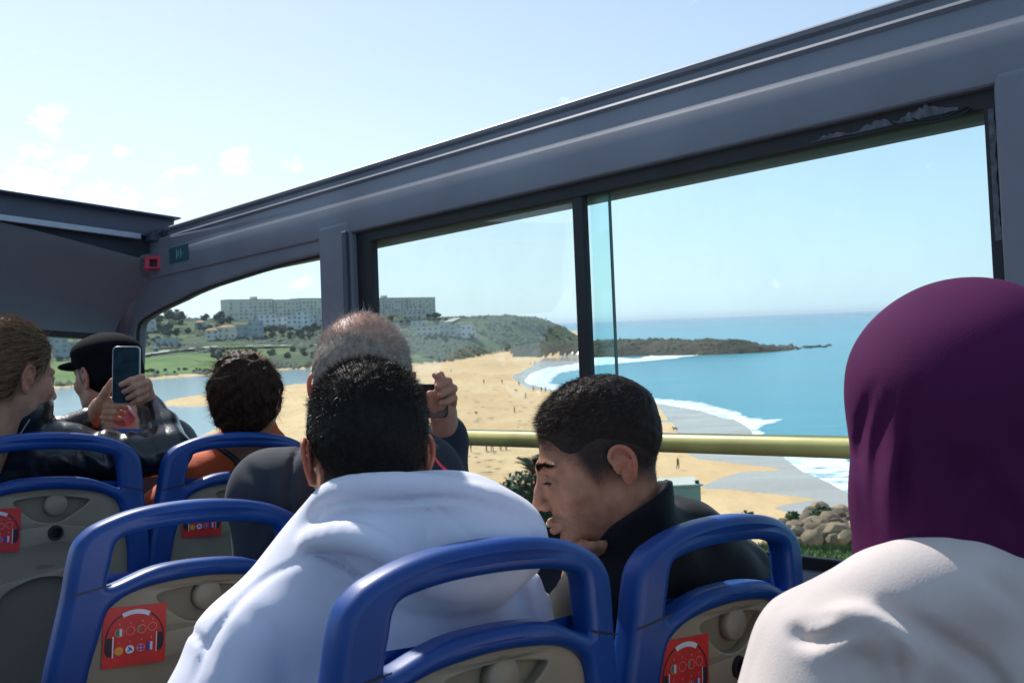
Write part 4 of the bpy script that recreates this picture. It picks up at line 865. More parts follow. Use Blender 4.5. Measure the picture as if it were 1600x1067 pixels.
dv_, dq_ = nets(lambda P: smin(smin(elli(P, (0, 0, .5), (.42, .15, .16)), chain(P, [(.35, 0, .55), (.5, 0, .72), (.62, 0, .7)], [.1, .08, .05]), .05), smin(smin(chain(P, [(.28, .08, .45), (.3, .08, .03)], [.06, .03]), chain(P, [(.3, -.08, .45), (.24, -.08, .03)], [.06, .03]), .02), smin(chain(P, [(-.28, .08, .45), (-.36, .08, .22), (-.3, .08, .03)], [.08, .04, .03]), chain(P, [(-.28, -.08, .45), (-.34, -.08, .22), (-.26, -.08, .03)], [.08, .04, .03]), .02), .02), .05), (-.7, -.3, -.02), (.8, .3, .95), .03)
for px, py, lab in ((744, 647, 'dark dog on the sand above the rail'), (1055, 673, 'dark dog on the wet sand edge right of the young head'), (807, 612, 'dark dog among the beach walkers')):
    o = link('dog', newmesh('dog', dv_, dq_, m_fig[0], True), mw=upright(ground_pt(px, py, .35), rt.uniform(0, 6))); tag(o, lab, 'dog')
# seaweed and footprints debris as stuff: low dark patches
q = MB()
for _ in range(130):
    px, py = rt.uniform(650, 860), rt.uniform(562, 740); p = ground_pt(px, py, .62); a = rt.uniform(-.3, .3); L_ = rt.uniform(.3, 1.3)
    q.add([p+np.array([-L_, 0, 0]), p+np.array([0, -.18, .0]), p+np.array([L_, a, 0]), p+np.array([0, .18, .12])], [(0, 1, 3), (1, 2, 3)])
tag(link('driftwood', q.mesh('driftwood', mat('driftwood', (.22, .15, .10), .9))), 'scattered dark driftwood and weed on the sand', 'driftwood', kind='stuff')
# ------------------------------------------------------------------ the near slope: boulders, shed, bush, palm, grass
m_bld = [mat('boulder_tan', (.27, .19, .12), .9, var=.3, vs=.8, bump=.6, bs=4), mat('boulder_brown', (.17, .12, .08), .9, var=.3, vs=.8, bump=.6, bs=4)]
bl = [rock_mesh(90+i, m_bld[i % 2], 2, 'boulder', .35) for i in range(6)]
n = 0; spots = []; ROW = {}
for row, (py0, cnt) in enumerate(((851, 28), (842, 28), (831, 25), (820, 22), (810, 17), (801, 11))):
    for i in range(cnt):
        px = 1205+(row*7)+i*(290/28)+rt.uniform(-5, 5); py = py0+rt.uniform(-3, 3)-np.clip((px-1240)/80, 0, 1)*6+3
        if row > 3 and px < 1245+row*4: continue
        zb = (.5, 1.2, 1.6, 1.3, .9, .5)[row]; spots.append((px, py, zb)); ROW[(px, py, zb)] = row
for px, py, zb in spots:
    p = ground_pt(px, py, zb); s = rt.uniform(.5, 1.25); o = link('boulder', bl[n % 6], loc=tuple(p), rot=(rt.uniform(-.5, .5), rt.uniform(-.5, .5), rt.uniform(0, 6))); o.scale = (s*1.25, s, s*.8); n += 1
    tag(o, '%s %s boulder in the %s row of the rock bank, %s' % ('large' if s > 1.02 else ('middling' if s > .76 else 'small'), ('tan', 'brown')[(n-1) % 2], ('lowest', 'second', 'third', 'fourth', 'fifth', 'topmost')[ROW[(px, py, zb)]], ('by the blue seat handle', 'left of its middle', 'near its middle', 'beside the purple headscarf')[int(np.clip((px-1205)/40, 0, 3))]), 'boulder', 'boulders of the rock bank')
def foliage(name, c, rad, n, ls, m, seed, core=True, flat=.8, lumps=14):
    me = crown_mesh(name, m, seed, n, ls/rad, 1.0, flat, lumps); edit(me, lambda v: v*rad); return me
def bush(px, py, D, rad, label, n=2600, ls=.1, m=None, seed=1):
    p = far_pt(px, py, D); gz = ground_z(p[0], p[1]); r_ = empty('bush', upright((p[0], p[1], gz))); tag(r_, label, 'bush')
    c = part('foliage', foliage('foliage', p, rad, n, ls, m or m_leafn, seed), r_); c.location = (0, 0, p[2]-gz-rad*.5)
    t = part('stem', MB().tube([(0, 0, -.2), (.05, 0, max(.3, p[2]-gz-rad*.4))], [.09, .05], 6).mesh('stem', m_bark), r_); return r_
m_leafn = mat('bush_leaves', (.035, .075, .022), .6, var=.45, vs=3, spec=.3)
bush(822, 752, 30, 1.25, 'dark green bush at the foot of the palm, left of the young face', 4200, .085, seed=3)
bush(795, 772, 29, .8, 'lower green bush left of the palm', 2200, .08, seed=4)
bush(868, 765, 31, 1.1, 'green bush behind the young face, right of the palm', 2200, .085, seed=6)
bush(1104, 796, 40, .55, 'small green bush right of the pale shed', 900, .08, seed=7)
bush(1283, 794, 104, 1.5, 'round green bush growing out of the boulders', 1200, .25, seed=8)
bush(1238, 800, 103, 1.1, 'dusty low bush at the left end of the boulders', 800, .2, seed=9)
bush(1170, 805, 60, .9, 'green bush below the seat handle, near the beach', 1200, .12, seed=10)
pp = far_pt(842, 765, 30); gz = ground_z(pp[0], pp[1]); palm = empty('palm', upright((pp[0], pp[1], gz))); tag(palm, 'small palm with feathery fronds rising left of the young face', 'palm')
hz_ = far_pt(842, 748, 30)[2]-gz; part('trunk', MB().tube([(0, 0, -.2), (.06, 0, hz_*.5), (0, 0, hz_)], [.16, .14, .13], 8).mesh('trunk', m_bark), palm)
for k in range(17):
    a = k*2.4; el = rt.uniform(.5, 1.25); L_ = rt.uniform(.9, 1.35); fb = MB(); rib = []
    for t in np.linspace(0, 1, 9): rib.append((math.cos(a)*math.cos(el)*L_*t, math.sin(a)*math.cos(el)*L_*t, hz_+math.sin(el)*L_*t-.75*L_*t*t*math.cos(el)))
    fb.tube(rib, [.018*(1-.8*t) for t in np.linspace(0, 1, 9)], 4)
    R_9 = catmull(rib, 4); sd = np.array([-math.sin(a), math.cos(a), 0])
    for i in range(4, len(R_9)-1):
        d = unit(R_9[i+1]-R_9[i-1]); ll = .36*math.sin(math.pi*min(1, .15+i/len(R_9)*.85))+.06
        for sg in (-1, 1):
            tip = R_9[i]+sd*sg*ll*.75+d*ll*.75-np.array([0, 0, .06]); w = d*.016; fb.add([R_9[i]-w, R_9[i]+w, tip], [(0, 1, 2)])
    part('frond', fb.mesh('frond', m_leafn), palm)
sh = far_pt(1060, 760, 32); gz = ground_z(sh[0], sh[1]); az_ = -math.atan2(sh[0], sh[1]); shed = empty('shed', upright((sh[0], sh[1], gz-.3), az_+.18)); tag(shed, 'small pale green shed with a flat lid roof below the road, beside black jacket', 'shed')
H_ = sh[2]-gz+.3; m_shed = mat('pale_green_paint', (.40, .46, .40), .8, var=.1, vs=2); m_shr = mat('shed_roof', (.5, .52, .47), .8)
part('wall', MB().box((0, .7, H_/2), (1.42, 1.4, H_)).mesh('wall', m_shed), shed)
part('roof', MB().box((0, .7, H_+.03), (1.56, 1.54, .06)).mesh('roof', m_shr), shed); part('door', MB().box((-.2, -.02, H_*.4), (.7, .04, H_*.8)).mesh('door', m_shr), shed); part('vent', MB().box((.62, .1, H_+.11), (.12, .12, .1)).mesh('vent', m_rub), shed)
pf = far_pt(1198, 842, 88); gz = .6
fe = empty('fence', upright((pf[0], pf[1], ground_z(pf[0], pf[1])), -math.atan2(pf[0], pf[1]))); tag(fe, 'row of short white pickets at the grass edge under the seat handle', 'fence')
pk = MB().box((0, 0, .25), (.07, .05, .5)).mesh('picket', m_wht)
for k in range(7): o = part('picket', pk, fe); o.location = (-.9+.3*k, 0, 0)
q = MB().box((0, .03, .3), (2.1, .03, .05)); part('fence_rail', q.mesh('fence_rail', m_wht), fe)
# grass blades over the verge
r = np.random.default_rng(15); n = 90000; Dg = 12+r.random(n)**1.0*14; ag = np.arctan((r.uniform(960, 1700, n)-800)/F); X, Y = Dg*np.sin(ag), Dg*np.cos(ag)
iz = np.clip(np.searchsorted(TH[2], Dg), 1, len(TH[2])-1); t = (Dg-TH[2][iz-1])/(TH[2][iz]-TH[2][iz-1]); jz = np.clip(np.searchsorted(TH[3], 800+F*np.tan(ag)), 0, TH[1].shape[1]-1); Z = TH[1][iz-1, jz]*(1-t)+TH[1][iz, jz]*t
P = np.stack([X, Y, Z-.01], -1); hgt = r.uniform(.03, .11, n)*(1+.7*snoise(P, .8, 3, 2)); a = r.uniform(0, 6.28, n); w = .006+.006*r.random(n); sd = np.stack([np.cos(a), np.sin(a), 0*a], -1)*w[:, None]; ln = np.stack([r.normal(size=n)*.03, r.normal(size=n)*.03, hgt], -1)
gme = newmesh('grass', np.stack([P-sd, P+sd, P+ln], 1).reshape(-1, 3), np.arange(3*n).reshape(-1, 3), mat('grass_blades', (.05, .10, .025), .7, var=.4, vs=1.2)); tag(link('grass', gme), 'green grass on the verge just below the window sill', 'grass', kind='stuff')
# the road the bus stands on
rb_ = MB(); fwd = B2W @ np.array([0, 1, 0.]); rgt = B2W @ np.array([1, 0, 0.]); f2 = unit([fwd[0], fwd[1], 0]); r2 = unit([rgt[0], rgt[1], 0])
c = [f2*u+r2*v+np.array([0, 0, 18.03]) for u, v in ((-60, -7), (60, -7), (60, 3.2), (-60, 3.2))]; rb_.add(c, [(0, 3, 2, 1)]); tag(link('road', rb_.mesh('road', mat('asphalt', (.05, .05, .052), .9))), kind='structure')

# sea air, named haze: one closed box round the camera and everything in view
hm = bpy.data.materials.new('sea_haze'); hm.use_nodes = True; t_ = hm.node_tree; t_.nodes.clear(); pv = N(t_, 'ShaderNodeVolumePrincipled'); pv.inputs['Color'].default_value = (.80, .89, 1, 1); pv.inputs['Density'].default_value = HAZE; pv.inputs['Anisotropy'].default_value = .3
oo = N(t_, 'ShaderNodeOutputMaterial'); t_.links.new(pv.outputs[0], oo.inputs['Volume'])
hz_o = link('haze', MB().box((0, 0, 0), (68000, 68000, 75)).mesh('haze', hm)); hz_o.location = (0, 0, 32.5); tag(hz_o, 'thin sea haze over the bay', 'haze', kind='stuff')
# ------------------------------------------------------------------ passengers
def v(px, py, d): return np.array([(px-800)/F*d, d, -(py-533.5)/F*d])          # pixel and depth -> (right, forward, up) from the eye
def bv(p): c = B2C @ np.array(p, float); return np.array([c[0], c[2], -c[1]])   # bus -> same frame
def v2w(V): return V @ V2W.T + E0
def rot(yaw, pitch=0, roll=0):
    y, p, r = [math.radians(a) for a in (-yaw, pitch, roll)]
    Rz = np.array([[math.cos(y), -math.sin(y), 0], [math.sin(y), math.cos(y), 0], [0, 0, 1]]); Rx = np.array([[1, 0, 0], [0, math.cos(p), -math.sin(p)], [0, math.sin(p), math.cos(p)]]); Ry = np.array([[math.cos(r), 0, math.sin(r)], [0, 1, 0], [-math.sin(r), 0, math.cos(r)]])
    return Rz @ Rx @ Ry
def sm01(a, b, x): t = np.clip((x-a)/(b-a), 0, 1); return t*t*(3-2*t)
def ear_sdf(q, ey=-.010, es=1.0, ez=0.0):
    m = np.stack([np.abs(q[..., 0]), q[..., 1], q[..., 2]], -1); e = (m-np.array([.0765, ey, -.004+ez]))/es; t = math.radians(14)
    u = e[..., 1]*math.cos(t)-e[..., 2]*math.sin(t); w = e[..., 1]*math.sin(t)+e[..., 2]*math.cos(t)
    E3 = np.stack([e[..., 0]-.30*np.clip(-u+.008, 0, 1)-.001, u, w], -1)
    fl = elli(E3, (-.0005, -.002, .003), (.0036, .0165, .026))
    fl = smin(fl, rcone(E3, (.0, .004, -.020), (.0, .006, -.028), .0065, .0058), .007)
    fl = smin(fl, chain(E3, catmull([(.0, .009, .002), (.001, .0135, .012), (.003, .012, .022), (.004, .003, .029), (.005, -.008, .028), (.006, -.0165, .018), (.006, -.0185, .003), (.005, -.013, -.013), (.002, -.004, -.026)], 3), np.interp(np.arange(25), np.arange(9)*3, [.0018, .0024, .003, .0032, .0034, .0034, .0031, .003, .0035]), .002), .0022)
    fl = smin(fl, chain(E3, [(.001, .004, .020), (.0035, -.006, .012), (.0045, -.0105, .000), (.004, -.005, -.013), (.002, .004, -.017)], [.0018, .0026, .003, .003, .003], .002), .0025)
    fl = smax(fl, -elli(E3, (.0065, .002, -.003), (.0075, .0062, .0095)), .002)
    fl = smax(fl, -elli(E3, (.007, .006, .010), (.0055, .004, .006)), .002)
    fl = smin(fl, elli(E3, (.0015, .0125, -.004), (.0045, .0032, .0062)), .003)
    fl = smin(fl, rcone(E3, (-.012, .004, .006), (-.001, .004, .004), .012, .009), .008)
    return fl*es
def head_sdf(q, neck=True, face=True, ne=(0, -.055, -.19)):
    ax = np.abs(q[..., 0]); m = np.stack([ax, q[..., 1], q[..., 2]], -1)
    d = elli(q, (0, -.018, .038), (.0755, .098, .088)); d = smin(d, elli(q, (0, .026, -.028), (.0615, .068, .086)), .03)
    d = smin(d, rcone(m, (.046, -.005, -.052), (.016, .066, -.098), .021, .015), .026); d = smin(d, elli(q, (0, .078, -.104), (.019, .015, .015)), .016)
    if face:
        d = smin(d, elli(q, (0, .061, -.066), (.033, .026, .026)), .016)
        d = smin(d, elli(m, (.043, .056, -.024), (.022, .02, .018)), .022)
        d = smin(d, rcone(m, (.010, .086, .019), (.046, .072, .020), .0095, .0075), .014)
        d = smax(d, -elli(m, (.031, .101, .001), (.0165, .0175, .0115)), .012)
        d = smin(d, elli(m, (.031, .0745, .001), (.0135, .0128, .0125)), .003)
        d = smin(d, chain(m, [(.018, .0835, .001), (.031, .0885, .0075), (.045, .0785, .001)], [.0025, .0034, .0025], .004), .004)
        d = smin(d, chain(m, [(.019, .0825, -.003), (.031, .0865, -.0075), (.044, .078, -.003)], [.002, .0026, .002], .004), .004)
        d = smin(d, chain(q, [(0, .089, .010), (0, .100, -.014), (0, .1095, -.034)], [.0072, .0082, .0098], .008), .009)
        d = smin(d, elli(m, (.0125, .0985, -.038), (.0082, .0105, .0072)), .006)
        d = smax(d, -rcone(m, (.006, .104, -.050), (.007, .104, -.043), .0032, .003), .003)
        d = smin(d, chain(q, [(-.023, .0855, -.070), (-.008, .0975, -.067), (.008, .0975, -.067), (.023, .0855, -.070)], [.003, .0055, .0055, .003], .004), .006)
        d = smin(d, chain(q, [(-.021, .0855, -.0755), (0, .0965, -.079), (.021, .0855, -.0755)], [.0035, .0068, .0035], .004), .006)
        d = smax(d, -chain(q, [(-.025, .0925, -.0725), (0, .104, -.0728), (.025, .0925, -.0725)], [.0012, .0014, .0012], .002), .003)
    if neck: d = smin(d, rcone(q, (0, -.028, -.055), ne, .054, .058), .03)
    return d
def vnormals(V, Q):
    n = np.cross(V[Q[:, 2]]-V[Q[:, 0]], V[Q[:, 3]]-V[Q[:, 1]]); vn = np.zeros_like(V)
    for k in range(4): np.add.at(vn, Q[:, k], n)
    return vn/(np.linalg.norm(vn, axis=1)[:, None]+1e-12)
def strands(roots, dirs, length, width, rng, droop=None, segs=3, jitter=.25, name='hair_strands', material=None):
    """thin tapering ribbons, one per root"""
    n = len(roots); d = dirs+rng.normal(size=(n, 3))*jitter; d /= np.linalg.norm(d, axis=1)[:, None]
    L = (length*rng.uniform(.6, 1.25, n))[:, None] if np.isscalar(length) else (length*rng.uniform(.6, 1.25, n))[:, None]
    side = np.cross(d, rng.normal(size=(n, 3))); side /= np.linalg.norm(side, axis=1)[:, None]
    b = droop if droop is not None else rng.normal(size=(n, 3))*.25
    V = []
    for k in range(segs+1):
        t = k/segs; c = roots+d*L*t+b*L*t*t; w = width*(1-.85*t)/2; V += [c-side*w, c+side*w]
    V = np.stack(V, 1); m = 2*(segs+1); f = np.array([(2*k, 2*k+1, 2*k+3, 2*k+2) for k in range(segs)])
    return V.reshape(-1, 3), (f[None]+m*np.arange(n)[:, None, None]).reshape(-1, 4)
def col_mat(name, rough=.5, sss=0.0, bump=0, bs=300, spec=.4, sheen=0, var=.06):
    m = mat(name, (.5, .5, .5), rough, var=var, vs=60, bump=bump, bs=bs, spec=spec, sss=sss, sheen=sheen); t = m.node_tree; b = t.nodes['Principled BSDF']; L = t.links.new
    at = N(t, 'ShaderNodeAttribute', attribute_name='tint'); mxx = N(t, 'ShaderNodeMix', data_type='RGBA', blend_type='MULTIPLY'); mxx.inputs['Factor'].default_value = 1
    src = b.inputs['Base Color'].links[0].from_socket; g = N(t, 'ShaderNodeVectorMath', operation='SCALE'); g.inputs['Scale'].default_value = 2; L(src, g.inputs[0])
    L(at.outputs['Color'], mxx.inputs['A']); L(g.outputs[0], mxx.inputs['B']); L(mxx.outputs['Result'], b.inputs['Base Color']); return m
m_skin = col_mat('skin', .52, sss=.15, bump=.3, bs=700, spec=.28, var=.14)
def settint(me, c):
    a = me.attributes.new('tint', 'FLOAT_COLOR', 'POINT'); c = np.concatenate([c, np.ones((len(c), 1))], 1).astype(np.float32); a.data.foreach_set('color', c.ravel())
class Person:
    def __init__(s, label, base):
        s.root = empty('person', BUS @ Matrix.Translation(base)); tag(s.root, label, 'person'); s.inv = s.root.matrix_world.inverted()
        s.i3 = np.array(s.inv.to_3x3()); s.it = np.array(s.inv.translation)
    def loc(s, V): return v2w(np.asarray(V)) @ s.i3.T + s.it
    def add(s, name, V, Q, m, tint=None, parent=None):
        me = newmesh(name, s.loc(V), Q, m, True)
        if tint is not None: settint(me, tint)
        return part(name, me, parent or s.root)
    def cloth(s, name, fn, lo, hi, h, m, parent=None, fuzz=None):
        V, Q = nets(fn, lo, hi, h); o = s.add(name, V, Q, m, None, parent)
        if fuzz: add_strands(s, V, Q, fuzz[0], fuzz[1], fuzz[2], m, lambda r_, n_: n_, 99, jitter=.6, parent=o, segs=1, name='fleece_nap')
        return o
def bbox(pts, pad): P = np.array(pts); return P.min(0)-pad, P.max(0)+pad
SK_OLIVE = np.array([.37, .185, .115]); SK_PINK = np.array([.53, .27, .19]); SK_FAIR = np.array([.60, .33, .22])
def body_fn(hip, chest, neck, knees, feet, arms, w=1.0):
    def f(P):
        d = rcone(P, hip, chest, .10*w, .10*w); d = smin(d, rcone(P, chest, neck, .09*w, .05), .05)
        for k, ft in zip(knees, feet):
            d = smin(d, rcone(P, hip+(k-hip)*.15, k, .085, .06), .05); d = smin(d, rcone(P, k, ft, .058, .04), .02)
        for ch in arms: d = smin(d, chain(P, ch, ([.045, .036, .024] if len(ch) == 3 else [.045, .042, .036, .024])[:len(ch)], .02), .04)
        return d
    return f
def seated(p, sx, sy, raised, chest, neck, arms, trouser, lean=0, w=1.0):
    """hips on the cushion, thighs along it, feet on the floor: under the clothes, and the trousers over it"""
    zc = -.133+(.103 if raised else 0); fl = -1.17+(.10 if raised else 0)
    hip = bv((sx, sy+.21, zc-.52)); kn = [bv((sx+a, sy+.58, zc-.50)) for a in (-.10, .10)]; ft = [bv((sx+a, sy+.60, fl+.07)) for a in (-.11, .11)]; toe = [bv((sx+a, sy+.74, fl+.05)) for a in (-.12, .12)]
    fn = body_fn(hip, chest, neck, kn, ft, arms, w); lo, hi = bbox([hip, chest, neck]+kn+ft+[c for a in arms for c in a], .17)
    def tf(P):
        d = elli(P, hip, (.19, .19, .15))
        for k, t_, to in zip(kn, ft, toe): d = smin(d, chain(P, [hip+(k-hip)*.2, k, t_], [.105, .08, .062], .03), .05)
        return d+.004*snoise(P, 5, 4, 2)
    lo2, hi2 = bbox([hip]+kn+ft, .22); p.cloth('trousers', tf, lo2, hi2, .014, trouser)
    def sf(P):
        d = None
        for t_, to in zip(ft, toe): e = rcone(P, t_+[0, 0, -.01], to, .052, .042); d = e if d is None else np.minimum(d, e)
        return d
    lo3, hi3 = bbox(ft+toe, .08); p.cloth('shoes', sf, lo3, hi3, .01, m_rub)
    return fn, lo, hi
def make_head(p, c, R, s, skin, fn_body, lo_b, hi_b, tintfn=None, hairfn=None, h=.0028, extra=None, hb=.014, ne=(0, -.055, -.19), ey=-.010, es=1.0, eh=.0022, ez=0.0):
    """body as one mesh: fine grid for the head, coarse grid for what the clothes cover"""
    hf = lambda P: head_sdf((P-c) @ R/s, ne=ne)*s
    lo = c-np.array([.13, .14, .15])*s*1.05; hi = c+np.array([.13, .14, .15])*s*1.05
    V1, Q1 = nets(lambda P: hf(P) if extra is None else extra(P, hf(P)), lo, hi, h)
    nb = c+R @ (np.array([0, -.028, -.055])+.7*(np.array(ne)-np.array([0, -.028, -.055])))*s
    V2, Q2 = nets(lambda P: smin(fn_body(P), rcone(P, nb, nb-(c-nb)*.3, .05*s, .05*s), .03), np.minimum(lo_b, nb-.08), np.maximum(hi_b, nb+.08), hb)
    V = np.concatenate([V1, V2]); Q = np.concatenate([Q1, Q2+len(V1)])
    for sg in (-1, 1):
        ec_ = np.array([[sg*.0815+a, ey-.003+b, -.004+c_] for a in (-.027, .022) for b in (-.036, .036) for c_ in (-.05, .05)])*1.0
        ec_ = np.array([[sg*.0815+a*es, ey-.003+b*es, -.004+ez+c_*es] for a in (-.024, .022) for b in (-.034, .034) for c_ in (-.046, .046)])*s @ R.T+c
        Ve, Qe = nets(lambda P: ear_sdf((P-c) @ R/s, ey, es, ez)*s, ec_.min(0), ec_.max(0), eh); Q = np.concatenate([Q, Qe+len(V)]); V = np.concatenate([V, Ve])
    q = (V-c) @ R/s; col = np.tile(skin, (len(V), 1))*(1+.05*snoise(q, 14, 3, 3)[:, None])*(1+snoise(q, 9, 23, 3)[:, None]*np.array([.02, -.03, -.03]))
    if tintfn: col = tintfn(q, col)
    o = p.add('body', V, Q, m_skin, col)
    return o, V1, Q1, (V1-c) @ R/s
def hairline(q, fr=.056, side=0, nape=-.070):
    y, z = q[..., 1], q[..., 2]
    zl = np.interp(y, [-.12, -.075, -.045, -.022, -.012, .012, .022, .030, .045, .056, .070, .085, .12], [nape, nape, -.045, -.028, .036, .036, -.018, -.005, .022, fr-.014, fr, fr+.006, fr+.02])
    return (zl+side-z)
def hair_cap(p, c, R, s, line, tmax, ramp, mat_, name='hair', h=.003, bump=0, bf=60, sides=None, lo=(-.105, -.135, -.10), hi=(.105, .125, .15)):
    def f(P):
        q = (P-c) @ R/s; m = line(q); t = -.0022+(tmax+.0022)*sm01(0, ramp, -m)
        if sides: t = t*sides(q)
        d = head_sdf(q, True, False)-t
        if bump: d = d+bump*snoise(q, bf, 7, 3)*sm01(.3*ramp, 1.3*ramp, -m)
        return smax(d, m-.004, .004)*s
    cs = np.array([[x, y, z] for x in (lo[0], hi[0]) for y in (lo[1], hi[1]) for z in (lo[2], hi[2])])*s @ R.T+c
    V, Q = nets(f, cs.min(0), cs.max(0), h); o = p.add(name, V, Q, mat_); return o, V, Q
def hairmat(name, col, rough=.6, var=.25, spec=.12):
    m = mat(name, col, rough, var=var, vs=90, spec=spec); b = m.node_tree.nodes['Principled BSDF']
    b.inputs['Anisotropic'].default_value = .4; return m
def add_strands(p, V, Q, n, L, w, m, dirf, seed, keep=None, jitter=.3, lenf=None, parent=None, segs=3, droop=None, name='hair_strands'):
    rng = np.random.default_rng(seed); vn = vnormals(V, Q); q = V[Q].mean(1); nn = vn[Q].mean(1)
    if keep is not None: k = keep(q); q, nn = q[k], nn[k]
    i = rng.integers(0, len(q), n); r0 = q[i]+rng.normal(size=(n, 3))*.0012; d = dirf(r0, nn[i])
    Lh = L if lenf is None else L*lenf(r0)
    SV, SQ = strands(r0-nn[i]*.001, d, Lh, w, rng, None if droop is None else droop(r0, n), segs, jitter)
    o = p.add(name, SV, SQ, m, None, parent); tag(o, kind='stuff'); return o
def wfold(P, f, amp, seed, dirv=(0, 0, 1)):
    """soft cloth folds: ridged noise stretched along dirv"""
    dv_ = np.array(dirv, float); dv_ /= np.linalg.norm(dv_); q = P-(P@dv_)[..., None]*dv_*.72
    n_ = snoise(q, f, seed, 2); return amp*(1-2*np.abs(n_))
def fold2(P, pts, w, amp, pw=.5):
    """a valley (amp > 0) or ridge (amp < 0) that follows a line over the cloth as it hangs towards the aisle"""
    px = 800+F*P[..., 0]/P[..., 1]; py = 533.5-F*P[..., 2]/P[..., 1]; q = np.stack([px, py], -1); pts = catmull(pts, 3); best = None
    for i in range(len(pts)-1):
        a, b = pts[i], pts[i+1]; ba = b-a; h = np.clip(((q-a) @ ba)/(ba @ ba), 0, 1); d = ((q-a-h[..., None]*ba)**2).sum(-1); t = (i+h)/(len(pts)-1)
        if best is None: best, tt = d, t
        else: m = d < best; best = np.where(m, d, best); tt = np.where(m, t, tt)
    return amp*np.exp(-best/(w*w))*np.sin(np.pi*(.04+.92*tt))**pw
m_jean = mat('dark_trousers', (.03, .035, .055), .85, sheen=.1)
# ============ man in the white hoodie
p = Person('man seen from behind in a white hoodie, short black hair, in the nearest blue seat', (.80, 1.0, -1.17))
HC, HR, HS_ = v(571, 713, 1.33), rot(-22, -11, 0), .95
chest, neck = v(600, 1010, 1.40), v(582, 800, 1.34)
arms = [[v(415, 1022, 1.27), v(365, 1180, 1.22), v(400, 1330, 1.3)], [v(770, 980, 1.44), v(810, 1180, 1.48), v(800, 1330, 1.55)]]
fb, lo, hi = seated(p, .80, .86, False, chest, neck, arms, m_jean)
def stub_side(q, col, k=.6, c0=(.03, .025, .025)):
    m = hairline(q, .054); f = sm01(.016, -.004, m)[:, None]*k*(np.abs(q[:, 0]) < .08)[:, None]; return col*(1-f)+np.array(c0)*f
def tint1(q, col):
    col = stub_side(q, col, .9); e = sm01(.079, .087, np.abs(q[:, 0]))[:, None]*(np.abs(q[:, 2]) < .06)[:, None]; return col*(1-e)+col*np.array([1.35, .85, .8])*e
bo, V1, Q1, q1 = make_head(p, HC, HR, HS_, SK_OLIVE*1.05, fb, lo, hi, tint1, ne=(0, .01, -.17), eh=.0016)
m_hair1 = hairmat('black_hair', (.014, .012, .011), .5); m_hair1s = hairmat('dark_brown_strands', (.035, .026, .02), .38)
ho, hV, hQ = hair_cap(p, HC, HR, HS_, lambda q: hairline(q, .054, 0, -.085), .008, .05, m_hair1, bump=.0012)
add_strands(p, hV, hQ, 30000, .0075, .0007, m_hair1s, lambda r_, n_: n_*.6+np.array([.15, .2, -.5])*(.35+.65*(((r_-HC) @ HR/HS_)[:, 2:3] < .06)), 5, jitter=.25, keep=lambda q: ((q-HC) @ HR/HS_)[:, 2] > -.02, lenf=lambda r_: .45+.9*sm01(.02, .11, ((r_-HC) @ HR/HS_)[:, 2]), parent=ho)
m_hood = mat('white_fleece', (.72, .73, .84), .95, var=.06, vs=9, bump=.28, bs=420, sheen=.2)
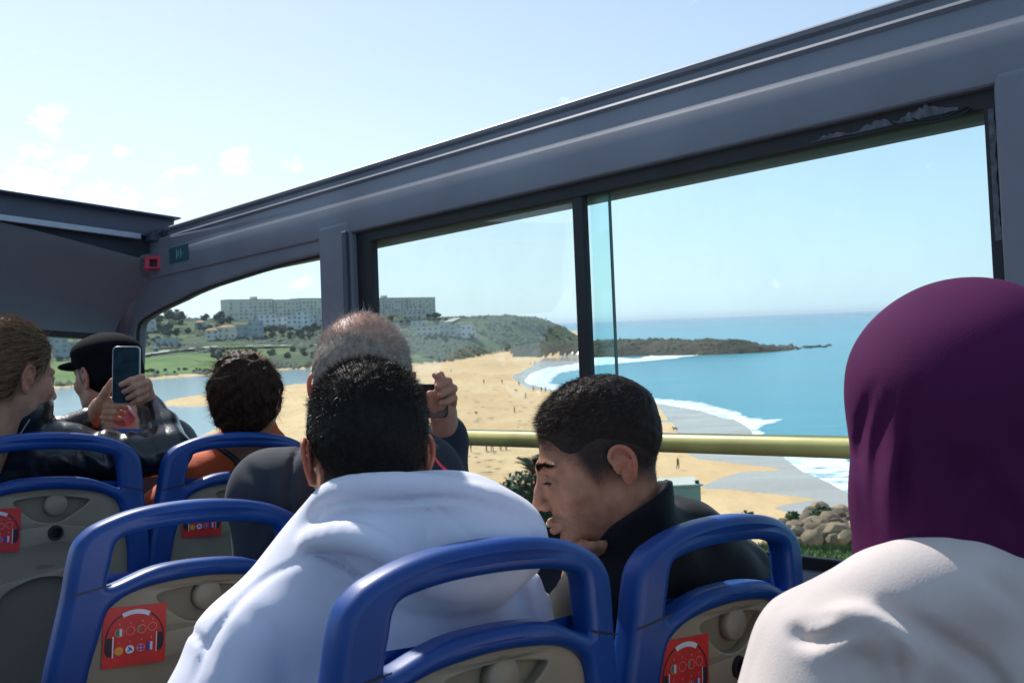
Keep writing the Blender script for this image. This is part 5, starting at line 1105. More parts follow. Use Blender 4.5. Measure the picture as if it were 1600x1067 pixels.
def hoodie(P):
    d = elli(P, v(600, 1150, 1.34), (.225, .135, .33)); d = smin(d, rcone(P, v(585, 860, 1.33), v(600, 1000, 1.34), .09, .16), .08)
    d = smin(d, chain(P, [v(555, 905, 1.31), v(403, 1022, 1.25), v(358, 1120, 1.2), v(390, 1300, 1.25)], [.085, .084, .074, .065], .02), .04)
    d = smin(d, chain(P, [v(640, 905, 1.36), v(775, 965, 1.43), v(812, 1060, 1.45), v(800, 1300, 1.5)], [.09, .083, .082, .065], .02), .04)
    d = d+wfold(P, 3.4, .006, 8, (0.45, 0, 1))+.003*snoise(P, 6, 3, 2)
    # shoulder seam
    d = smax(d, -chain(P, [v(478, 868, 1.215), v(400, 930, 1.17), v(345, 1000, 1.13), v(322, 1060, 1.11)], [.004]*4, .004), .006)
    # hood lying on the back: a deep sack with a thick rolled rim
    hd_ = elli(P, v(683, 845, 1.27), (.142, .105, .089)); hd_ = smin(hd_, elli(P, v(735, 858, 1.30), (.090, .10, .083)), .03); hd_ = smin(hd_, elli(P, v(600, 815, 1.29), (.095, .08, .05)), .04)
    hd_ = hd_+.004*snoise(P, 4.5, 14, 2)+wfold(P, 4.2, .0055, 19, (1, 0, -.4))
    d = smin(d, hd_, .018)
    hd_ = hd_+fold2(P, [(667, 778), (668, 855)], 2.5, .003)+fold2(P, [(687, 793), (744, 842)], 3, .003)+fold2(P, [(507, 826), (564, 828), (602, 857), (618, 890)], 11, .010)+fold2(P, [(640, 870), (720, 905), (800, 900)], 18, .006)+fold2(P, [(700, 800), (760, 850), (790, 900)], 14, -.004)
    rim = chain(P, catmull([v(500, 840, 1.33), v(500, 800, 1.28), v(530, 772, 1.235), v(600, 764, 1.205), v(680, 768, 1.20), v(760, 788, 1.235), v(822, 826, 1.30), v(835, 865, 1.36)], 3), [.018]*22, .012)
    d = smin(d, rim, .016)
    d = smax(d, -chain(P, catmull([v(488, 826, 1.235), v(530, 808, 1.185), v(590, 806, 1.158), v(650, 830, 1.14), v(700, 868, 1.135)], 3), [.003, .004, .005, .0055, .006, .006, .006, .006, .0055, .005, .004, .003, .002], .004), .010)
    rol = chain(P, catmull([v(490, 856, 1.27), v(498, 846, 1.225), v(545, 838, 1.185), v(600, 858, 1.165), v(650, 905, 1.165)], 3), np.linspace(.021, .012, 13), .01)
    d = smin(d, rol, .010)
    d = smax(d, -chain(P, [v(668, 785, 1.17), v(672, 830, 1.152), v(676, 880, 1.152)], [.0025]*3, .002), .004)
    d = smax(d, -chain(P, catmull([v(600, 925, 1.19), v(660, 958, 1.19), v(740, 976, 1.22), v(810, 940, 1.28), v(846, 880, 1.33)], 3), [.006]*13, .004), .012)
    d = d+fold2(P, [(490, 812), (503, 790), (545, 781), (600, 783), (664, 779), (720, 780), (790, 796), (830, 815)], 4.5, .0075)+fold2(P, [(500, 802), (545, 792), (600, 794), (664, 790), (720, 791)], 5, -.002)+fold2(P, [(667, 782), (668, 860)], 2.5, .0035)+fold2(P, [(687, 796), (744, 845)], 3, .0035)+fold2(P, [(488, 869), (426, 897), (379, 935), (345, 978), (322, 1016), (303, 1063)], 6, .0055)+fold2(P, [(478, 862), (516, 869), (564, 902), (588, 921)], 7, .012)+fold2(P, [(400, 960), (440, 1010), (450, 1080)], 16, .007)+fold2(P, [(470, 920), (520, 990), (530, 1070)], 20, .006)+fold2(P, [(560, 950), (600, 1010), (680, 1040)], 14, .006)+fold2(P, [(860, 890), (850, 930), (870, 970)], 8, .005)+fold2(P, [(300, 985), (318, 1005), (322, 1016)], 7, .006)+fold2(P, [(350, 1000), (330, 1067)], 10, -.004)
    # opening round the neck
    return smax(d, -rcone(P, v(585, 690, 1.345), v(590, 790, 1.34), .085, .062), .012)
p.cloth('hoodie', hoodie, v(230, 1290, 1.0)*[1, 0, 1]+[-.05, 1.02, 0], (.12, 1.62, -.14), .0048, m_hood)
cd = MB(); cd.tube(catmull([HC+HR @ np.array([.082, -.012, .02])*HS_, v(690, 728, 1.37), v(722, 748, 1.36), v(745, 765, 1.33)], 6), .0016, 6); p.add('red_cord', np.array(cd.v), cd.f, mat('red_cord', (.55, .015, .06), .5))
# ============ young man in black, profile
p = Person('young man in profile looking down to the left, black jacket, short dark faded hair', (1.28, 1.0, -1.17))
YC, YR, YS = v(933, 723, 1.50), rot(-97, -17.5, 0), .955
chest, neck = v(1030, 960, 1.62), v(1000, 810, 1.54)
arms = [[v(965, 900, 1.5), v(905, 1080, 1.42), v(890, 930, 1.55)], [v(1130, 900, 1.72), v(1100, 1080, 1.78), v(950, 1060, 1.85)]]
fb, lo, hi = seated(p, 1.27, .86, False, chest, neck, arms, m_jean)
def tint2(q, col):
    ax = np.abs(q[:, 0])
    zb = np.interp(q[:, 1], [-.12, -.06, -.02, .02, .04, .06], [-.075, -.055, -.03, -.035, .01, .035]); m = zb-q[:, 2]
    f = sm01(.016, -.045, m)[:, None]*.97*(ax < .079)[:, None]; col = col*(1-f)+np.array([.02, .015, .014])*f
    lip = np.clip(1-np.hypot((q[:, 2]+.073)/.012, ax/.026), 0, 1)*(q[:, 1] > .078); lip = sm01(0, .4, lip)[:, None]; col = col*(1-lip*.6)+np.array([.20, .075, .065])*lip*.6
    st = sm01(-.045, -.065, q[:, 2])*sm01(.0, .04, q[:, 1])*(q[:, 2] > -.13); mo = np.exp(-((q[:, 2]+.058)/.006)**2)*(q[:, 1] > .08)*(ax < .03); st = np.maximum(st*.28, mo*.5)[:, None]*(1-lip); col = col*(1-st)+np.array([.07, .05, .045])*st
    e = sm01(.079, .086, ax)[:, None]*(np.abs(q[:, 2]-.01) < .06)[:, None]; col = col*(1+e*np.array([.12, -.10, -.10]))
    so = np.exp(-((ax-.031)/.017)**2-((q[:, 2]-.001)/.012)**2)*(q[:, 1] > .06); so = so[:, None]*.65; br = np.exp(-((q[:, 2]-.0265)/.0042)**2)*(ax > .010)*(ax < .05)*(q[:, 1] > .055); br = br[:, None]*.5; col = col*(1-br)+np.array([.03, .02, .018])*br; col = col*(1-so)+np.array([.16, .085, .065])*so  # the shade of the eye sockets is put into the skin colour (so)
    nt_ = np.exp(-((q[:, 2]+.036)/.012)**2-(ax/.012)**2)*(q[:, 1] > .1); col = col*(1+nt_[:, None]*np.array([.3, .0, .0]))
    return col
bo, V1, Q1, q1 = make_head(p, YC, YR, YS, SK_OLIVE*1.0, fb, lo, hi, tint2, h=.0023, ne=(0, .022, -.20), ey=-.024, es=.98, ez=.004, eh=.0013)
m_hair2 = hairmat('dark_hair', (.018, .014, .013), .5); m_hair2s = hairmat('dark_hair_strands', (.07, .048, .036), .45)
yline = lambda q: np.interp(q[..., 1], [-.12, -.085, -.06, -.03, .0, .02, .034, .046, .056, .066, .085, .12], [-.04, -.03, .0, .022, .034, .030, .022, .022, .030, .048, .056, .07])-q[..., 2]
def ysides(q): return .12+.88*sm01(.035, .09, q[..., 2])
ho, hV, hQ = hair_cap(p, YC, YR, YS, yline, .009, .05, m_hair2, bump=.0014, bf=50, sides=ysides)
def yd(r_, n_):
    f = YR @ np.array([0, 1, -.25]); return n_*.35+f*.9
add_strands(p, hV, hQ, 34000, .0085, .0007, m_hair2s, yd, 8, jitter=.2, lenf=lambda r_: .22+.95*sm01(.03, .10, ((r_-YC) @ YR/YS)[:, 2]), parent=ho)
yq = lambda r_: (r_-YC) @ YR/YS
def fadek(V):
    q = yq(V); zb = np.interp(q[:, 1], [-.12, -.06, -.02, .02, .04, .06], [-.062, -.045, -.02, -.02, .015, .04]); return (q[:, 2] > zb) & (yline(q) > -.012) & (q[:, 1] < .06)
add_strands(p, V1, Q1, 9000, .0026, .00045, m_hair2, lambda r_, n_: n_*.5+np.array([.1, 0, -.8]), 9, keep=fadek, jitter=.3, parent=ho, segs=1)
add_strands(p, V1, Q1, 1600, .0022, .0004, m_hair2, lambda r_, n_: n_*.5+np.array([.1, 0, -.8]), 10, keep=lambda V: (yq(V)[:, 2] < -.05) & (yq(V)[:, 2] > -.115) & (yq(V)[:, 1] > .0), jitter=.3, parent=ho, segs=1)
# eyebrows, lashes and eyes
rng = np.random.default_rng(4)
for sg in (-1, 1):
    t = rng.uniform(0, 1, 700); bx_ = sg*(.012+.036*t); by_ = .0965-.022*t**2; bz_ = .0235+.0075*np.sin(t*2.6)-.004*t+rng.normal(size=700)*.0026*(1-.55*t)
    rr_ = np.stack([bx_, by_-.0005, bz_], 1); dd = np.tile(np.array([sg*.9, -.15, .25]), (700, 1)); SV, SQ = strands(rr_, dd, .0095, .0009, rng, np.zeros((700, 3)), 2, .2)
    tag(p.add('eyebrow', (SV*YS) @ YR.T+YC, SQ, m_hair2), kind='stuff')
    t = rng.uniform(0, 1, 90); a_ = (t-.5)*2; rr_ = np.stack([sg*(.031+.0135*a_), .0885-.006*a_**2-.002*a_, -.0005+.002*(1-a_**2)], 1); SV, SQ = strands(rr_, np.tile(np.array([sg*.15, 1, -.45]), (90, 1)), .0075, .0007, rng, np.tile(np.array([0, 0, .3]), (90, 1)), 2, .12)
    tag(p.add('eyelash', (SV*YS) @ YR.T+YC, SQ, m_hair2), kind='stuff')
    eb = bmesh.new(); bmesh.ops.create_uvsphere(eb, u_segments=20, v_segments=12, radius=.0126); ev = np.array([x.co[:] for x in eb.verts]); ef = [tuple(x.index for x in f.verts) for f in eb.faces]; eb.free()
    ec = np.array([sg*.031, .0760, -.0005]); me_v = (ev+ec)*YS; iris = ((ev/.0126) @ unit([0, .86, -.5]) > .90)
    cc = np.where(iris[:, None], np.array([.03, .015, .01]), np.array([.14, .11, .10])); p.add('eye', me_v @ YR.T+YC, ef, m_skin, cc)
m_blk = mat('black_jacket', (.008, .009, .012), .7, spec=.15, var=.15, vs=20, bump=.25, bs=500, sheen=.08)
def yjacket(P):
    d = elli(P, v(1035, 1080, 1.64), (.21, .15, .29)); d = smin(d, rcone(P, v(990, 840, 1.56), v(1030, 960, 1.6), .085, .14), .06)
    d = smin(d, chain(P, [v(995, 885, 1.53), v(955, 955, 1.49), v(915, 1080, 1.42), v(900, 1090, 1.42), v(893, 960, 1.53)], [.085, .085, .068, .062, .05], .02), .04)
    d = smin(d, chain(P, [v(1060, 850, 1.62), v(1140, 915, 1.72), v(1150, 1080, 1.78)], [.08, .082, .065], .02), .04)
    d = d+wfold(P, 3, .004, 28, (.4, 0, 1))
    col = rcone(P, v(980, 880, 1.53), v(973, 740, 1.505), .080, .074); col = smax(col, -rcone(P, v(980, 900, 1.53), v(973, 700, 1.505), .061, .061), .003)
    pt = v(985, 783, 1.52)
    col = smax(col, (P-pt) @ unit([-.51, 0, .86]), .006); d = smin(d, col, .012)
    return smax(d, -rcone(P, v(980, 900, 1.53), v(973, 690, 1.505), .058, .060), .004)
p.cloth('jacket', yjacket, (v(860, 1290, 1.2)+[0, 0, 0])*[1, 0, 1]+[-.02, 1.25, 0], (.56, 1.95, -.18), .0046, m_blk)
# the hand his chin rests on
def fingers(P, W_, K_, r=.0085, k=.004, bend=None):
    """four fingers from knuckles K_ through mid joints to tips W_"""
    d = None
    for a, b, c_ in zip(K_, bend, W_):
        e = chain(P, [a, b, c_], [r*1.1, r, r*.82], .004); d = e if d is None else smin(d, e, k)
    return d
def chinhand(P):
    pal = smin(rcone(P, v(903, 905, 1.52), v(917, 862, 1.50), .026, .030), elli(P, v(925, 852, 1.49), (.032, .028, .018)), .015)
    K_ = [v(906, 849, 1.475), v(919, 844, 1.472), v(933, 841, 1.472), v(946, 841, 1.475)]; B_ = [v(898, 857, 1.452), v(911, 854, 1.447), v(925, 851, 1.447), v(939, 850, 1.452)]; W_ = [v(905, 870, 1.465), v(917, 868, 1.46), v(929, 865, 1.46), v(941, 862, 1.465)]
    d = smin(pal, fingers(P, W_, K_, .0088, .003, B_), .006); return smin(d, chain(P, [v(905, 880, 1.50), v(893, 862, 1.49), v(888, 845, 1.485)], [.013, .011, .009], .006), .008)
V_, Q_ = nets(chinhand, v(870, 920, 1.45)*[1, 0, 1]+[0, 1.41, 0], v(962, 825, 1.55)*[1, 0, 1]+[0, 1.57, 0], .0025); p.add('hand', V_, Q_, m_skin, np.tile(SK_OLIVE*1.0, (len(V_), 1)))
# ============ balding man with grey hair
p = Person('balding man with short grey hair and dark jacket raising a phone towards the sea', (1.25, 1.75, -1.17))
BC, BR, BS = v(571, 607, 1.90), rot(9, -7, 0), 1.12
chest, neck = v(560, 820, 2.03), v(570, 700, 1.95)
arms = [[v(450, 785, 1.96), v(440, 870, 1.95), v(470, 950, 2.0)], [v(655, 765, 2.06), v(685, 765, 2.13), v(697, 700, 2.19), v(697, 680, 2.2)]]
fb, lo, hi = seated(p, 1.25, 1.60, False, chest, neck, arms, m_jean)
def tint3(q, col):
    red = sm01(.06, .12, q[:, 2])[:, None]; col = col*(1+red*np.array([.12, -.04, -.04])); e = sm01(.079, .086, np.abs(q[:, 0]))[:, None]; return col*(1+e*np.array([.3, -.15, -.15]))
def exh(P, d):                                               # raised hand belongs to the same body mesh
    return d
bo, V1, Q1, q1 = make_head(p, BC, BR, BS, SK_PINK*.85, fb, lo, hi, tint3, h=.0034)
def bhand(P):
    d = rcone(P, v(697, 690, 2.19), v(693, 646, 2.17), .029, .030); d = smin(d, elli(P, v(690, 628, 2.155), (.024, .03, .032)), .015)
    K_ = [v(684, 606, 2.14), v(696, 608, 2.145), v(704, 616, 2.15), v(707, 630, 2.16)]; B_ = [v(687, 590, 2.125), v(700, 596, 2.12), v(708, 607, 2.125), v(708, 622, 2.13)]; W_ = [v(680, 586, 2.12), v(684, 604, 2.105), v(689, 617, 2.105), v(691, 630, 2.11)]
    d = smin(d, fingers(P, W_, K_, .0092, .0035, B_), .006)
    d = smin(d, chain(P, [v(685, 618, 2.13), v(690, 596, 2.115), v(688, 586, 2.11)], [.012, .0105, .0092], .004), .005)
    return smin(d, chain(P, [v(682, 650, 2.15), v(674, 632, 2.13), v(672, 616, 2.12)], [.013, .011, .009], .005), .007)
V_, Q_ = nets(bhand, v(655, 700, 2.1)*[1, 0, 1]+[0, 2.05, 0], v(725, 570, 2.2)*[1, 0, 1]+[0, 2.26, 0], .003); p.add('hand', V_, Q_, m_skin, np.tile(SK_PINK*.9, (len(V_), 1)))
m_gh = hairmat('grey_hair', (.23, .195, .16), .6, var=.3); m_ghs = hairmat('white_hair_strands', (.44, .405, .36), .5, var=.35)
bline = lambda q: hairline(q, .04, 0, -.075)+.0
def bsides(q): return .15+.85*sm01(.095, .045, q[..., 2])
keepb = lambda V: (lambda q: (hairline(q, .06, 0, -.085) < 0))((V-BC) @ BR/BS)
ho, hV, hQ = hair_cap(p, BC, BR, BS, lambda q: np.maximum(hairline(q, .05, 0, -.08), (q[..., 2]-.100+.25*np.abs(q[..., 0]))*1.0), .007, .055, m_gh, bump=.0015, h=.0035)
bl_ = lambda r_: ((r_-BC) @ BR/BS)
add_strands(p, V1, Q1, 24000, .010, .0007, m_ghs, lambda r_, n_: n_*.6+np.array([.15, 0, -.45])*(bl_(r_)[:, 2:3] < .06)+np.array([.35, .15, .45])*(bl_(r_)[:, 2:3] >= .06), 12, keep=keepb, jitter=.28, lenf=lambda r_: np.where(bl_(r_)[:, 2] > .085, .6, 1.05), parent=ho)
add_strands(p, V1, Q1, 420, .020, .0008, m_ghs, lambda r_, n_: n_*.7+np.array([.2, 0, .35]), 13, keep=lambda V: keepb(V) & (bl_(V)[:, 2] > .06), jitter=.45, parent=ho)
m_char = mat('charcoal_jacket', (.022, .028, .042), .9, var=.1, vs=60, bump=.3, bs=600, sheen=.05)
def bjacket(P):
    d = elli(P, v(560, 900, 2.06), (.23, .15, .30)); d = smin(d, rcone(P, v(568, 745, 1.97), v(565, 830, 2.02), .09, .15), .06)
    d = smin(d, chain(P, [v(545, 765, 1.98), v(437, 778, 1.93), v(436, 880, 1.93), v(470, 960, 2.0)], [.095, .098, .085, .07], .02), .05)
    d = smin(d, chain(P, [v(600, 755, 2.02), v(662, 765, 2.06), v(690, 850, 2.1)], [.09, .082, .065], .02), .04)
    d = smin(d, chain(P, [v(668, 735, 2.07), v(694, 760, 2.15), v(699, 690, 2.2), v(698, 672, 2.2)], [.07, .055, .043, .040], .02), .03)
    d = d+wfold(P, 3, .004, 38, (.2, 0, 1))+fold2(P, [(478, 684), (452, 740), (450, 850)], 3.5, .009)+fold2(P, [(385, 730), (420, 780), (395, 850)], 10, .010)+fold2(P, [(370, 800), (410, 820), (440, 810)], 8, .007)+.003*snoise(P, 6, 61, 2)+fold2(P, [(490, 700), (520, 740)], 10, .008); return smax(d, -rcone(P, v(571, 650, 1.94), v(570, 720, 1.96), .08, .062), .01)
p.cloth('jacket', bjacket, (-.62, 1.78, -.78), (-.02, 2.34, -.14), .007, m_char)
def phone(label, c, R, w, h, scr, case, group=None):
    ce = np.array(c); r_ = empty('phone', M4(V2W @ R, v2w(ce))); tag(r_, label, 'phone')
    rr = .010; lp = []
    for (sx, sy, a0) in ((1, 1, 0), (-1, 1, 90), (-1, -1, 180), (1, -1, 270)):
        for k in range(5): a = math.radians(a0+k*22.5); lp.append((sx*(w/2-rr)+rr*math.cos(a), sy*(h/2-rr)+rr*math.sin(a)))
    part('case', plate('case', [lp], .010, .003, case, 'XZ'), r_); part('screen', newmesh('screen', [(x*.93, -.0056, z*.965) for x, z in lp], [tuple(range(len(lp)))], scr), r_); return r_
m_scr1 = mat('phone_screen', (.008, .03, .045), .35, var=.5, vs=40, spec=.12); m_case = mat('clear_case_edge', (.30, .32, .36), .2, coat=.5); m_case2 = mat('black_phone_case', (.012, .013, .02), .4)
phone('black phone held sideways beside the balding head', v(646, 626, 2.135), rot(0, 0, 0), .15, .072, mat('dim_phone_screen', (.015, .015, .03), .15), m_case2)
# ============ woman in orange
p = Person('dark curly haired person seen from behind in an orange top', (1.30, 2.45, -1.07))
OC, OR_, OS = v(390, 622, 2.66), rot(9, -2, 0), 1.0
chest, neck = v(385, 810, 2.80), v(388, 705, 2.72)
arms = [[v(330, 756, 2.69), v(246, 802, 2.57), v(238, 860, 2.56)], [v(455, 740, 2.75), v(480, 850, 2.8), v(420, 880, 3.0)]]
fb, lo, hi = seated(p, 1.27, 2.33, True, chest, neck, arms, m_jean)
bo, V1, Q1, q1 = make_head(p, OC, OR_, OS, SK_OLIVE*1.0, fb, lo, hi, None, h=.004, ne=(0, .0, -.14))
m_hair3 = hairmat('dark_curly_hair', (.022, .012, .009), .55); m_hair3s = hairmat('brown_curls', (.11, .055, .03), .5)
def ohair(P):
    q = (P-OC) @ OR_/OS; d = elli(q, (0, -.028, .018), (.093, .108, .102)); d = smin(d, elli(q, (-.008, -.05, .085), (.05, .055, .032)), .02); d = smin(d, elli(q, (0, -.05, -.055), (.062, .055, .05)), .03)
    return smax(d+.0055*snoise(q, 26, 7, 3), q[..., 1]-.06+.3*q[..., 2], .01)*OS
hV, hQ = nets(ohair, OC-.15, OC+.15, .004); ho = p.add('hair', hV, hQ, m_hair3)
add_strands(p, hV, hQ, 11000, .016, .0010, m_hair3s, lambda r_, n_: n_*.12+np.cross(n_, np.array([.9, .3, .2])), 22, jitter=.3, parent=ho)
add_strands(p, hV, hQ, 150, .05, .0012, m_hair3s, lambda r_, n_: n_*.5+np.array([-.75, 0, .25]), 23, keep=lambda q: (q[:, 2] > OC[2]+.05) & (q[:, 0] < OC[0]+.02), jitter=.45, parent=ho, segs=5)
add_strands(p, hV, hQ, 110, .035, .0011, m_hair3s, lambda r_, n_: n_*.8+np.array([0, 0, -.5]), 24, keep=lambda q: (q[:, 2] < OC[2]+.02), jitter=.6, parent=ho, segs=5)
m_or = mat('orange_fleece', (.62, .095, .018), .85, var=.1, vs=15, bump=.2, bs=300, sheen=.2)
def ojack(P):
    d = elli(P, v(385, 850, 2.76), (.21, .14, .26)); d = smin(d, rcone(P, v(388, 715, 2.70), v(385, 790, 2.74), .09, .15), .06)
    d = smin(d, chain(P, [v(365, 738, 2.70), v(305, 755, 2.63), v(246, 800, 2.56), v(238, 860, 2.56)], [.085, .075, .055, .05], .02), .04)
    d = smin(d, chain(P, [v(400, 725, 2.72), v(450, 742, 2.76), v(485, 860, 2.8)], [.09, .085, .06], .02), .04)
    d = smin(d, chain(P, [v(345, 690, 2.66), v(385, 683, 2.63), v(432, 690, 2.68)], [.028, .026, .028], .01), .02)
    d = smin(d, rcone(P, v(388, 712, 2.71), v(390, 676, 2.69), .082, .072), .02); d = smin(d, elli(P, v(398, 722, 2.67), (.10, .06, .05)), .03); d = d+wfold(P, 4, .005, 48, (.6, 0, 1)); return smax(d, -rcone(P, v(390, 620, 2.72), v(390, 650, 2.72), .055, .045), .01)
p.cloth('top', ojack, (-1.05, 2.45, -.80), (-.45, 3.0, -.22), .008, m_or)
bs_ = MB(); bs_.tube(catmull([v(335, 694, 2.58), v(352, 706, 2.55), v(370, 722, 2.545), v(378, 760, 2.55)], 5), .008, 8); p.add('bag_strap', np.array(bs_.v), bs_.f, m_rub)

def vL(px, py, d): return v(px, py, d*1.10)
# ============ woman in black leather taking a picture
p = Person('woman with pulled-back light brown hair and black leather jacket photographing with both hands', (.75, 2.45, -1.07))
LC, LR, LS = vL(16, 592, 2.12), rot(31, -6, -3), 1.02
chest, neck = vL(25, 790, 2.25), vL(18, 670, 2.16)
arms = [[vL(80, 712, 2.2), vL(180, 716, 2.22), vL(255, 704, 2.26), vL(230, 634, 2.36)], [vL(-20, 695, 2.35), vL(60, 675, 2.42), vL(140, 656, 2.44)]]
fb, lo, hi = seated(p, .79, 2.33, True, chest, neck, arms, m_jean)
def tint4(q, col):
    e = sm01(.079, .086, np.abs(q[:, 0]))[:, None]; ch = np.exp(-((q[:, 1]-.05)/.03)**2-((q[:, 2]+.03)/.03)**2)[:, None]; lip = (np.clip(1-np.hypot((q[:, 2]+.073)/.012, q[:, 0]/.026), 0, 1)*(q[:, 1] > .078))[:, None]
    return col*(1+e*np.array([.15, -.08, -.08])+ch*np.array([.12, -.03, -.03])-lip*np.array([0, .5, .4]))
bo, V1, Q1, q1 = make_head(p, LC, LR, LS, SK_FAIR*.66, fb, lo, hi, tint4, h=.003)
m_hair4 = hairmat('brown_hair', (.055, .035, .024), .45); m_hair4s = hairmat('light_brown_strands', (.24, .15, .085), .34)
def lline(q):
    y, z = q[..., 1], q[..., 2]; zl = np.interp(y, [-.12, -.06, -.03, -.015, .012, .02, .04, .055, .07, .09, .12], [-.13, -.10, -.05, .030, .032, -.005, .012, .035, .058, .066, .08]); return zl-z
def lhair(P):
    q = (P-LC) @ LR/LS; m = lline(q); d = head_sdf(q, False, False)+.002-.016*sm01(0, .03, -m); d = smin(d, elli(q, (0, -.09, -.03), (.055, .045, .055)), .03); d = smin(d, elli(q, (0, -.085, -.09), (.04, .035, .05)), .03)
    d = d+.0013*np.sin((q[..., 2]*1.0+q[..., 1]*.35)*420+3*snoise(q, 8, 4, 2)); return smax(d, m, .004)*LS
hV, hQ = nets(lhair, LC-.20, LC+.19, .0036); ho = p.add('hair', hV, hQ, m_hair4)
bk = LR @ np.array([0, -1, -.35])
add_strands(p, hV, hQ, 12000, .045, .0010, m_hair4s, lambda r_, n_: bk+n_*.10-(n_ @ bk)[:, None]*n_*.9, 32, jitter=.07, parent=ho, segs=4, droop=lambda r_, n: np.zeros((n, 3)), keep=lambda q: ((q-LC) @ LR/LS)[:, 2] > -.05)
add_strands(p, hV, hQ, 260, .05, .0009, m_hair4s, lambda r_, n_: bk*.8+n_*.45+np.array([.3, 0, .2]), 33, jitter=.25, parent=ho, segs=5, keep=lambda q: ((q-LC) @ LR/LS)[:, 2] > .07)
m_lea = mat('black_leather', (.010, .009, .010), .3, var=.25, vs=10, bump=.35, bs=90, spec=.6, coat=.3)
def ljack(P):
    d = elli(P, vL(15, 840, 2.27), (.21, .14, .27)); d = smin(d, rcone(P, vL(18, 700, 2.18), vL(18, 780, 2.22), .09, .15), .06)
    d = smin(d, chain(P, [vL(25, 715, 2.19), vL(90, 708, 2.19), vL(180, 716, 2.22), vL(262, 706, 2.26)], [.085, .075, .058, .054], .03), .04)
    d = smin(d, chain(P, [vL(262, 706, 2.26), vL(250, 668, 2.32), vL(233, 634, 2.36)], [.055, .046, .035], .02), .02)
    d = smin(d, chain(P, [vL(-20, 700, 2.35), vL(70, 690, 2.42), vL(138, 657, 2.44)], [.075, .052, .036], .03), .03)
    d = smin(d, rcone(P, vL(18, 690, 2.18), vL(22, 640, 2.15), .092, .088), .02)
    q = P-vL(185, 690, 2.2); fo = np.exp(-(np.linalg.norm(q*[1, .5, 1], axis=-1)/.10)**2); fo2 = np.exp(-(np.linalg.norm((P-vL(248, 668, 2.3))*[1, .5, 1], axis=-1)/.09)**2)
    d = d+.005*fo*np.sin(q[..., 0]*120+q[..., 2]*90)+.004*fo2*.45*np.sin((q[..., 2]*1.2-q[..., 0]*.3)*130)+.003*snoise(P, 7, 12, 3)
    return smax(d, -rcone(P, vL(24, 590, 2.14), vL(20, 670, 2.16), .080, .068), .008)
p.cloth('leather_jacket', ljack, (-1.60, 2.14, -.88), (-.70, 2.90, -.11), .007, m_lea)
def lhands(P):
    # right hand over the phone's lower right, left hand under its left edge
    a = rcone(P, vL(232, 632, 2.35), vL(222, 610, 2.33), .024, .027); a = smin(a, elli(P, vL(221, 600, 2.32), (.026, .024, .022)), .012)
    a = smin(a, fingers(P, [vL(189, 601, 2.262), vL(194, 612, 2.268), vL(200, 622, 2.275), vL(207, 630, 2.285)], [vL(222, 589, 2.295), vL(226, 598, 2.295), vL(228, 608, 2.30), vL(229, 618, 2.305)], .0082, .0025, [vL(205, 594, 2.262), vL(210, 604, 2.262), vL(214, 614, 2.268), vL(217, 624, 2.28)]), .006)
    b = rcone(P, vL(143, 652, 2.42), vL(157, 636, 2.38), .024, .026); b = smin(b, elli(P, vL(160, 632, 2.36), (.028, .022, .022)), .012)
    b = smin(b, chain(P, [vL(156, 628, 2.345), vL(167, 610, 2.325), vL(176, 595, 2.315)], [.013, .011, .0085], .004), .008)
    b = smin(b, fingers(P, [vL(196, 628, 2.345), vL(197, 637, 2.345), vL(193, 646, 2.35), vL(187, 654, 2.355)], [vL(166, 626, 2.34), vL(166, 635, 2.335), vL(164, 644, 2.335), vL(161, 652, 2.34)], .0082, .0025, [vL(183, 624, 2.33), vL(184, 634, 2.325), vL(181, 644, 2.325), vL(176, 653, 2.33)]), .006)
    return np.minimum(a, b)
V_, Q_ = nets(lhands, (-1.12, 2.44, -.24), (-.86, 2.74, -.06), .0033); p.add('hand', V_, Q_, m_skin, np.tile(SK_FAIR*.85, (len(V_), 1)))
ch = MB(); m_sil = mat('silver_chain', (.6, .58, .52), .3, metal=1)
for i, t in enumerate(np.linspace(0, 1, 46)):
    c_ = vL(46-62*t, 656+78*t+6*math.sin(t*3), 2.075-.02*math.sin(t*3.1)); ch.add([c_+np.array(o_)*.0022 for o_ in ((1, 0, 0), (-1, 0, 0), (0, 1, 0), (0, -1, 0), (0, 0, 1), (0, 0, -1))], [(0, 2, 4), (2, 1, 4), (1, 3, 4), (3, 0, 4), (2, 0, 5), (1, 2, 5), (3, 1, 5), (0, 3, 5)])
tag(p.add('bag_chain', np.array(ch.v), ch.f, m_sil), kind='stuff')
phone('upright phone with a clear edged case held in both hands', vL(197.5, 586, 2.30), rot(-8, -4, 0), .068, .147, m_scr1, m_case)
def pinkf(P):
    d = elli(P, vL(193, 650, 2.46), (.030, .03, .027)); return d+.012*np.abs(snoise(P, 22, 5, 2))-.004
V_, Q_ = nets(pinkf, vL(193, 650, 2.46)-.05, vL(193, 650, 2.46)+.05, .003); sc_ = p.add('pink_glove', V_, Q_, mat('pink_knit', (.42, .22, .31), .9, bump=.4, bs=300, sheen=.3))
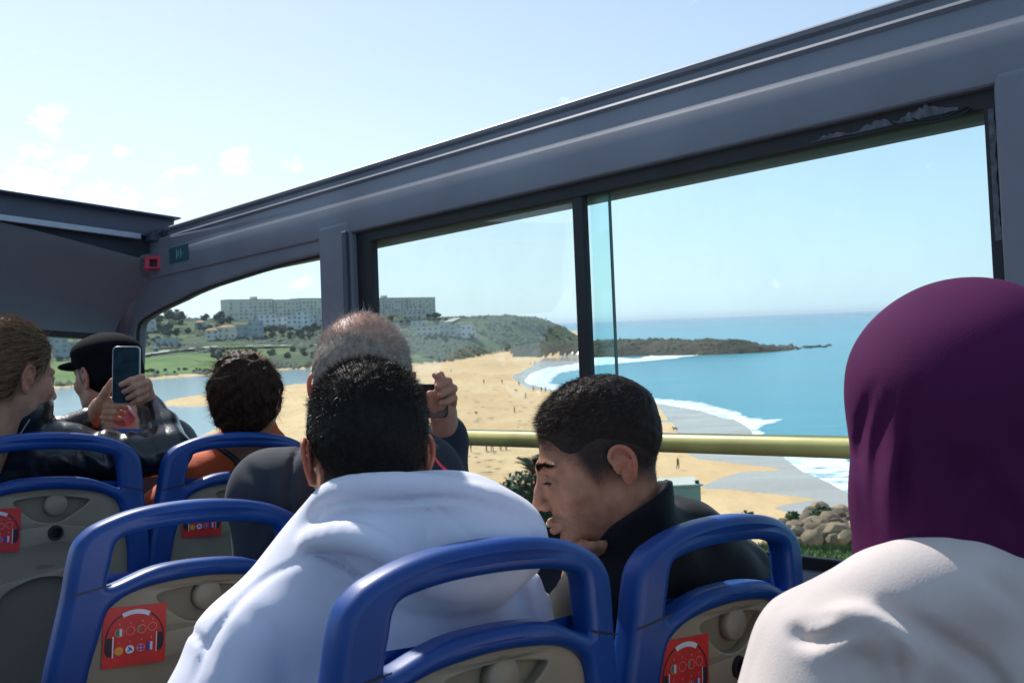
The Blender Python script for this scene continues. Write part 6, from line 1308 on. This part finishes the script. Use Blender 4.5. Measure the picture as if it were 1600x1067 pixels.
# ============ man in the black cap
p = Person('man in a flat black cap and dark teal jacket by the front corner', (1.25, 3.15, -1.07))
CC, CR, CSs = v(166, 588, 3.12), rot(-62, -6, 0), 1.05
chest, neck = v(200, 760, 3.2), v(178, 660, 3.15)
arms = [[v(140, 690, 3.1), v(120, 800, 3.1), v(150, 830, 3.3)], [v(265, 690, 3.25), v(285, 800, 3.3), v(250, 850, 3.4)]]
fb, lo, hi = seated(p, 1.25, 3.05, True, chest, neck, arms, m_jean)
bo, V1, Q1, q1 = make_head(p, CC, CR, CSs, SK_PINK*.8, fb, lo, hi, lambda q, c: stub_side(q, c, .95), h=.005)
m_cap = mat('black_cap_cloth', (.005, .0055, .008), .9, bump=.2, bs=300, spec=.08)
def cap(P):
    q = (P-CC) @ CR/CSs; d = elli(q, (0, -.012, .055), (.086, .108, .074)); d = smin(d, elli(q, (0, -.005, .075), (.090, .108, .046)), .02); d = smax(d, .022-q[..., 2]+.12*q[..., 1], .006)
    br = smax(elli(q, (0, .09, .040), (.078, .075, .016)), -(q[..., 1]-.04), .01); bk_ = smax(elli(q, (0, -.035, .01), (.084, .088, .085)), q[..., 1]-.0-.0*q[..., 2], .01); bk_ = smax(bk_, -.065-q[..., 2], .01)
    return smin(smin(d, br, .008), bk_, .01)*CSs
p.cloth('cap', cap, CC-.19, CC+.19, .005, m_cap)
m_teal2 = mat('dark_teal_jacket', (.014, .028, .038), .6, bump=.2, bs=200, sheen=.1)
def cjack(P):
    d = elli(P, v(205, 800, 3.22), (.24, .15, .26)); d = smin(d, rcone(P, v(178, 668, 3.15), v(200, 760, 3.2), .085, .16), .07); d = smin(d, chain(P, [v(165, 690, 3.15), v(128, 705, 3.08), v(118, 800, 3.08)], [.09, .085, .07], .03), .04)
    d = smin(d, chain(P, [v(200, 670, 3.17), v(262, 700, 3.2), v(285, 800, 3.25)], [.085, .095, .08], .03), .05); return d+wfold(P, 3, .006, 58, (.2, 0, 1))
p.cloth('jacket', cjack, (-1.75, 2.85, -.90), (-.9, 3.55, -.12), .011, m_teal2)
# ============ woman in the purple headscarf
p = Person('woman in a purple headscarf and cream fleece jacket filling the right edge', (1.15, .42, -1.17))
PC, PR, PS = v(1512, 640, 1.10), rot(-12, -4, 0), 1.05
chest, neck = v(1540, 1080, 1.12), v(1510, 850, 1.10)
arms = [[v(1330, 1060, 1.05), v(1285, 1200, 1.03), v(1275, 1350, 1.02)], [v(1760, 1060, 1.12), v(1820, 1350, 1.12), v(1700, 1500, 1.35)]]
fb, lo, hi = seated(p, 1.27, .14, False, chest, neck, arms, m_jean)
bo, V1, Q1, q1 = make_head(p, PC, PR, PS, SK_OLIVE, fb, lo, hi, None, h=.005)
m_scarf = mat('purple_jersey', (.072, .012, .060), .85, var=.12, vs=6, bump=.5, bs=500, spec=.08)
def scarf(P):
    c0 = v(1510, 604, 1.10); d = elli(P, c0, (.123, .132, .121)); d = smin(d, chain(P, [v(1506, 640, 1.10), v(1500, 760, 1.09), v(1495, 860, 1.09)], [.118, .112, .108], .02), .03)
    q = P-v(1500, 640, 1.12); th = np.arctan2(q[..., 0], -q[..., 1]); dn_ = sm01(.03, -.07, q[..., 2]); lf = sm01(-.10, -.9, th)
    # long folds that fan down from the temple
    d = d+.0025*snoise(P, 5, 9, 2)
    for a_, w_, m_ in (([(1372, 585), (1348, 660), (1345, 740), (1355, 850)], 8, .0045), ([(1400, 600), (1372, 690), (1366, 780), (1378, 860)], 9, .005), ([(1445, 580), (1418, 680), (1414, 770), (1420, 850)], 10, .0055), ([(1520, 690), (1500, 760), (1505, 850)], 16, .004), ([(1590, 650), (1575, 760), (1580, 850)], 18, .004), ([(1430, 640), (1394, 740), (1395, 850)], 10, -.003)): d = d+fold2(P, a_, w_*1.3, m_*1.7, 2.0)
    fd = chain(P, catmull([v(1540, 690, .985), v(1565, 740, .982), v(1600, 770, .985)], 3), [.010]*7, .004); d = smin(d, fd, .03)
    return smax(d, -(P[..., 2]-v(1500, 930, 1.1)[2]), .01)
p.cloth('headscarf', scarf, (.36, .93, -.30), (.66, 1.27, .12), .004, m_scarf)
m_crm = mat('cream_fleece', (.60, .53, .50), .95, var=.08, vs=14, bump=.4, bs=380, sheen=.4)
def pjack(P):
    d = elli(P, v(1530, 1220, 1.12), (.25, .15, .20)); d = smin(d, chain(P, [v(1305, 1040, 1.04), v(1395, 960, 1.02), v(1490, 915, 1.02), v(1590, 935, 1.04), v(1720, 985, 1.08)], [.080, .066, .060, .066, .085], .02), .05)
    d = smin(d, chain(P, [v(1310, 1045, 1.04), v(1270, 1150, 1.02), v(1262, 1300, 1.0)], [.085, .082, .07], .02), .04)
    d = smin(d, elli(P, v(1530, 1035, 1.04), (.155, .085, .075)), .03)
    d = smax(d, -chain(P, catmull([v(1330, 975, .945), v(1400, 958, .93), v(1470, 985, .925), v(1540, 1050, .935), v(1580, 1110, .95)], 3), [.005, .006, .007, .008, .009, .009, .009, .009, .008, .008, .007, .006, .005], .004), .018)
    d = smin(d, chain(P, catmull([v(1285, 1010, .985), v(1330, 985, .962), v(1380, 1000, .952), v(1420, 1060, .955)], 3), np.linspace(.020, .014, 10), .01), .016)
    d = d+.003*snoise(P, 5, 16, 2)+wfold(P, 3, .003, 77, (1, 0, -.6))+fold2(P, [(1384, 950), (1433, 974), (1487, 1006), (1548, 1050), (1580, 1100)], 16, .012)+fold2(P, [(1240, 985), (1268, 1003), (1330, 985)], 12, .012)+fold2(P, [(1250, 962), (1320, 948), (1390, 975), (1450, 1040)], 14, -.007)+fold2(P, [(1400, 1020), (1410, 1070)], 12, .008)+fold2(P, [(1500, 850), (1540, 900), (1600, 950)], 16, .006); return smax(d, -rcone(P, v(1506, 760, 1.13), v(1506, 850, 1.13), .095, .08), .012)
p.cloth('fleece_jacket', pjack, (.20, .84, -.50), (.74, 1.30, -.17), .0048, m_crm)
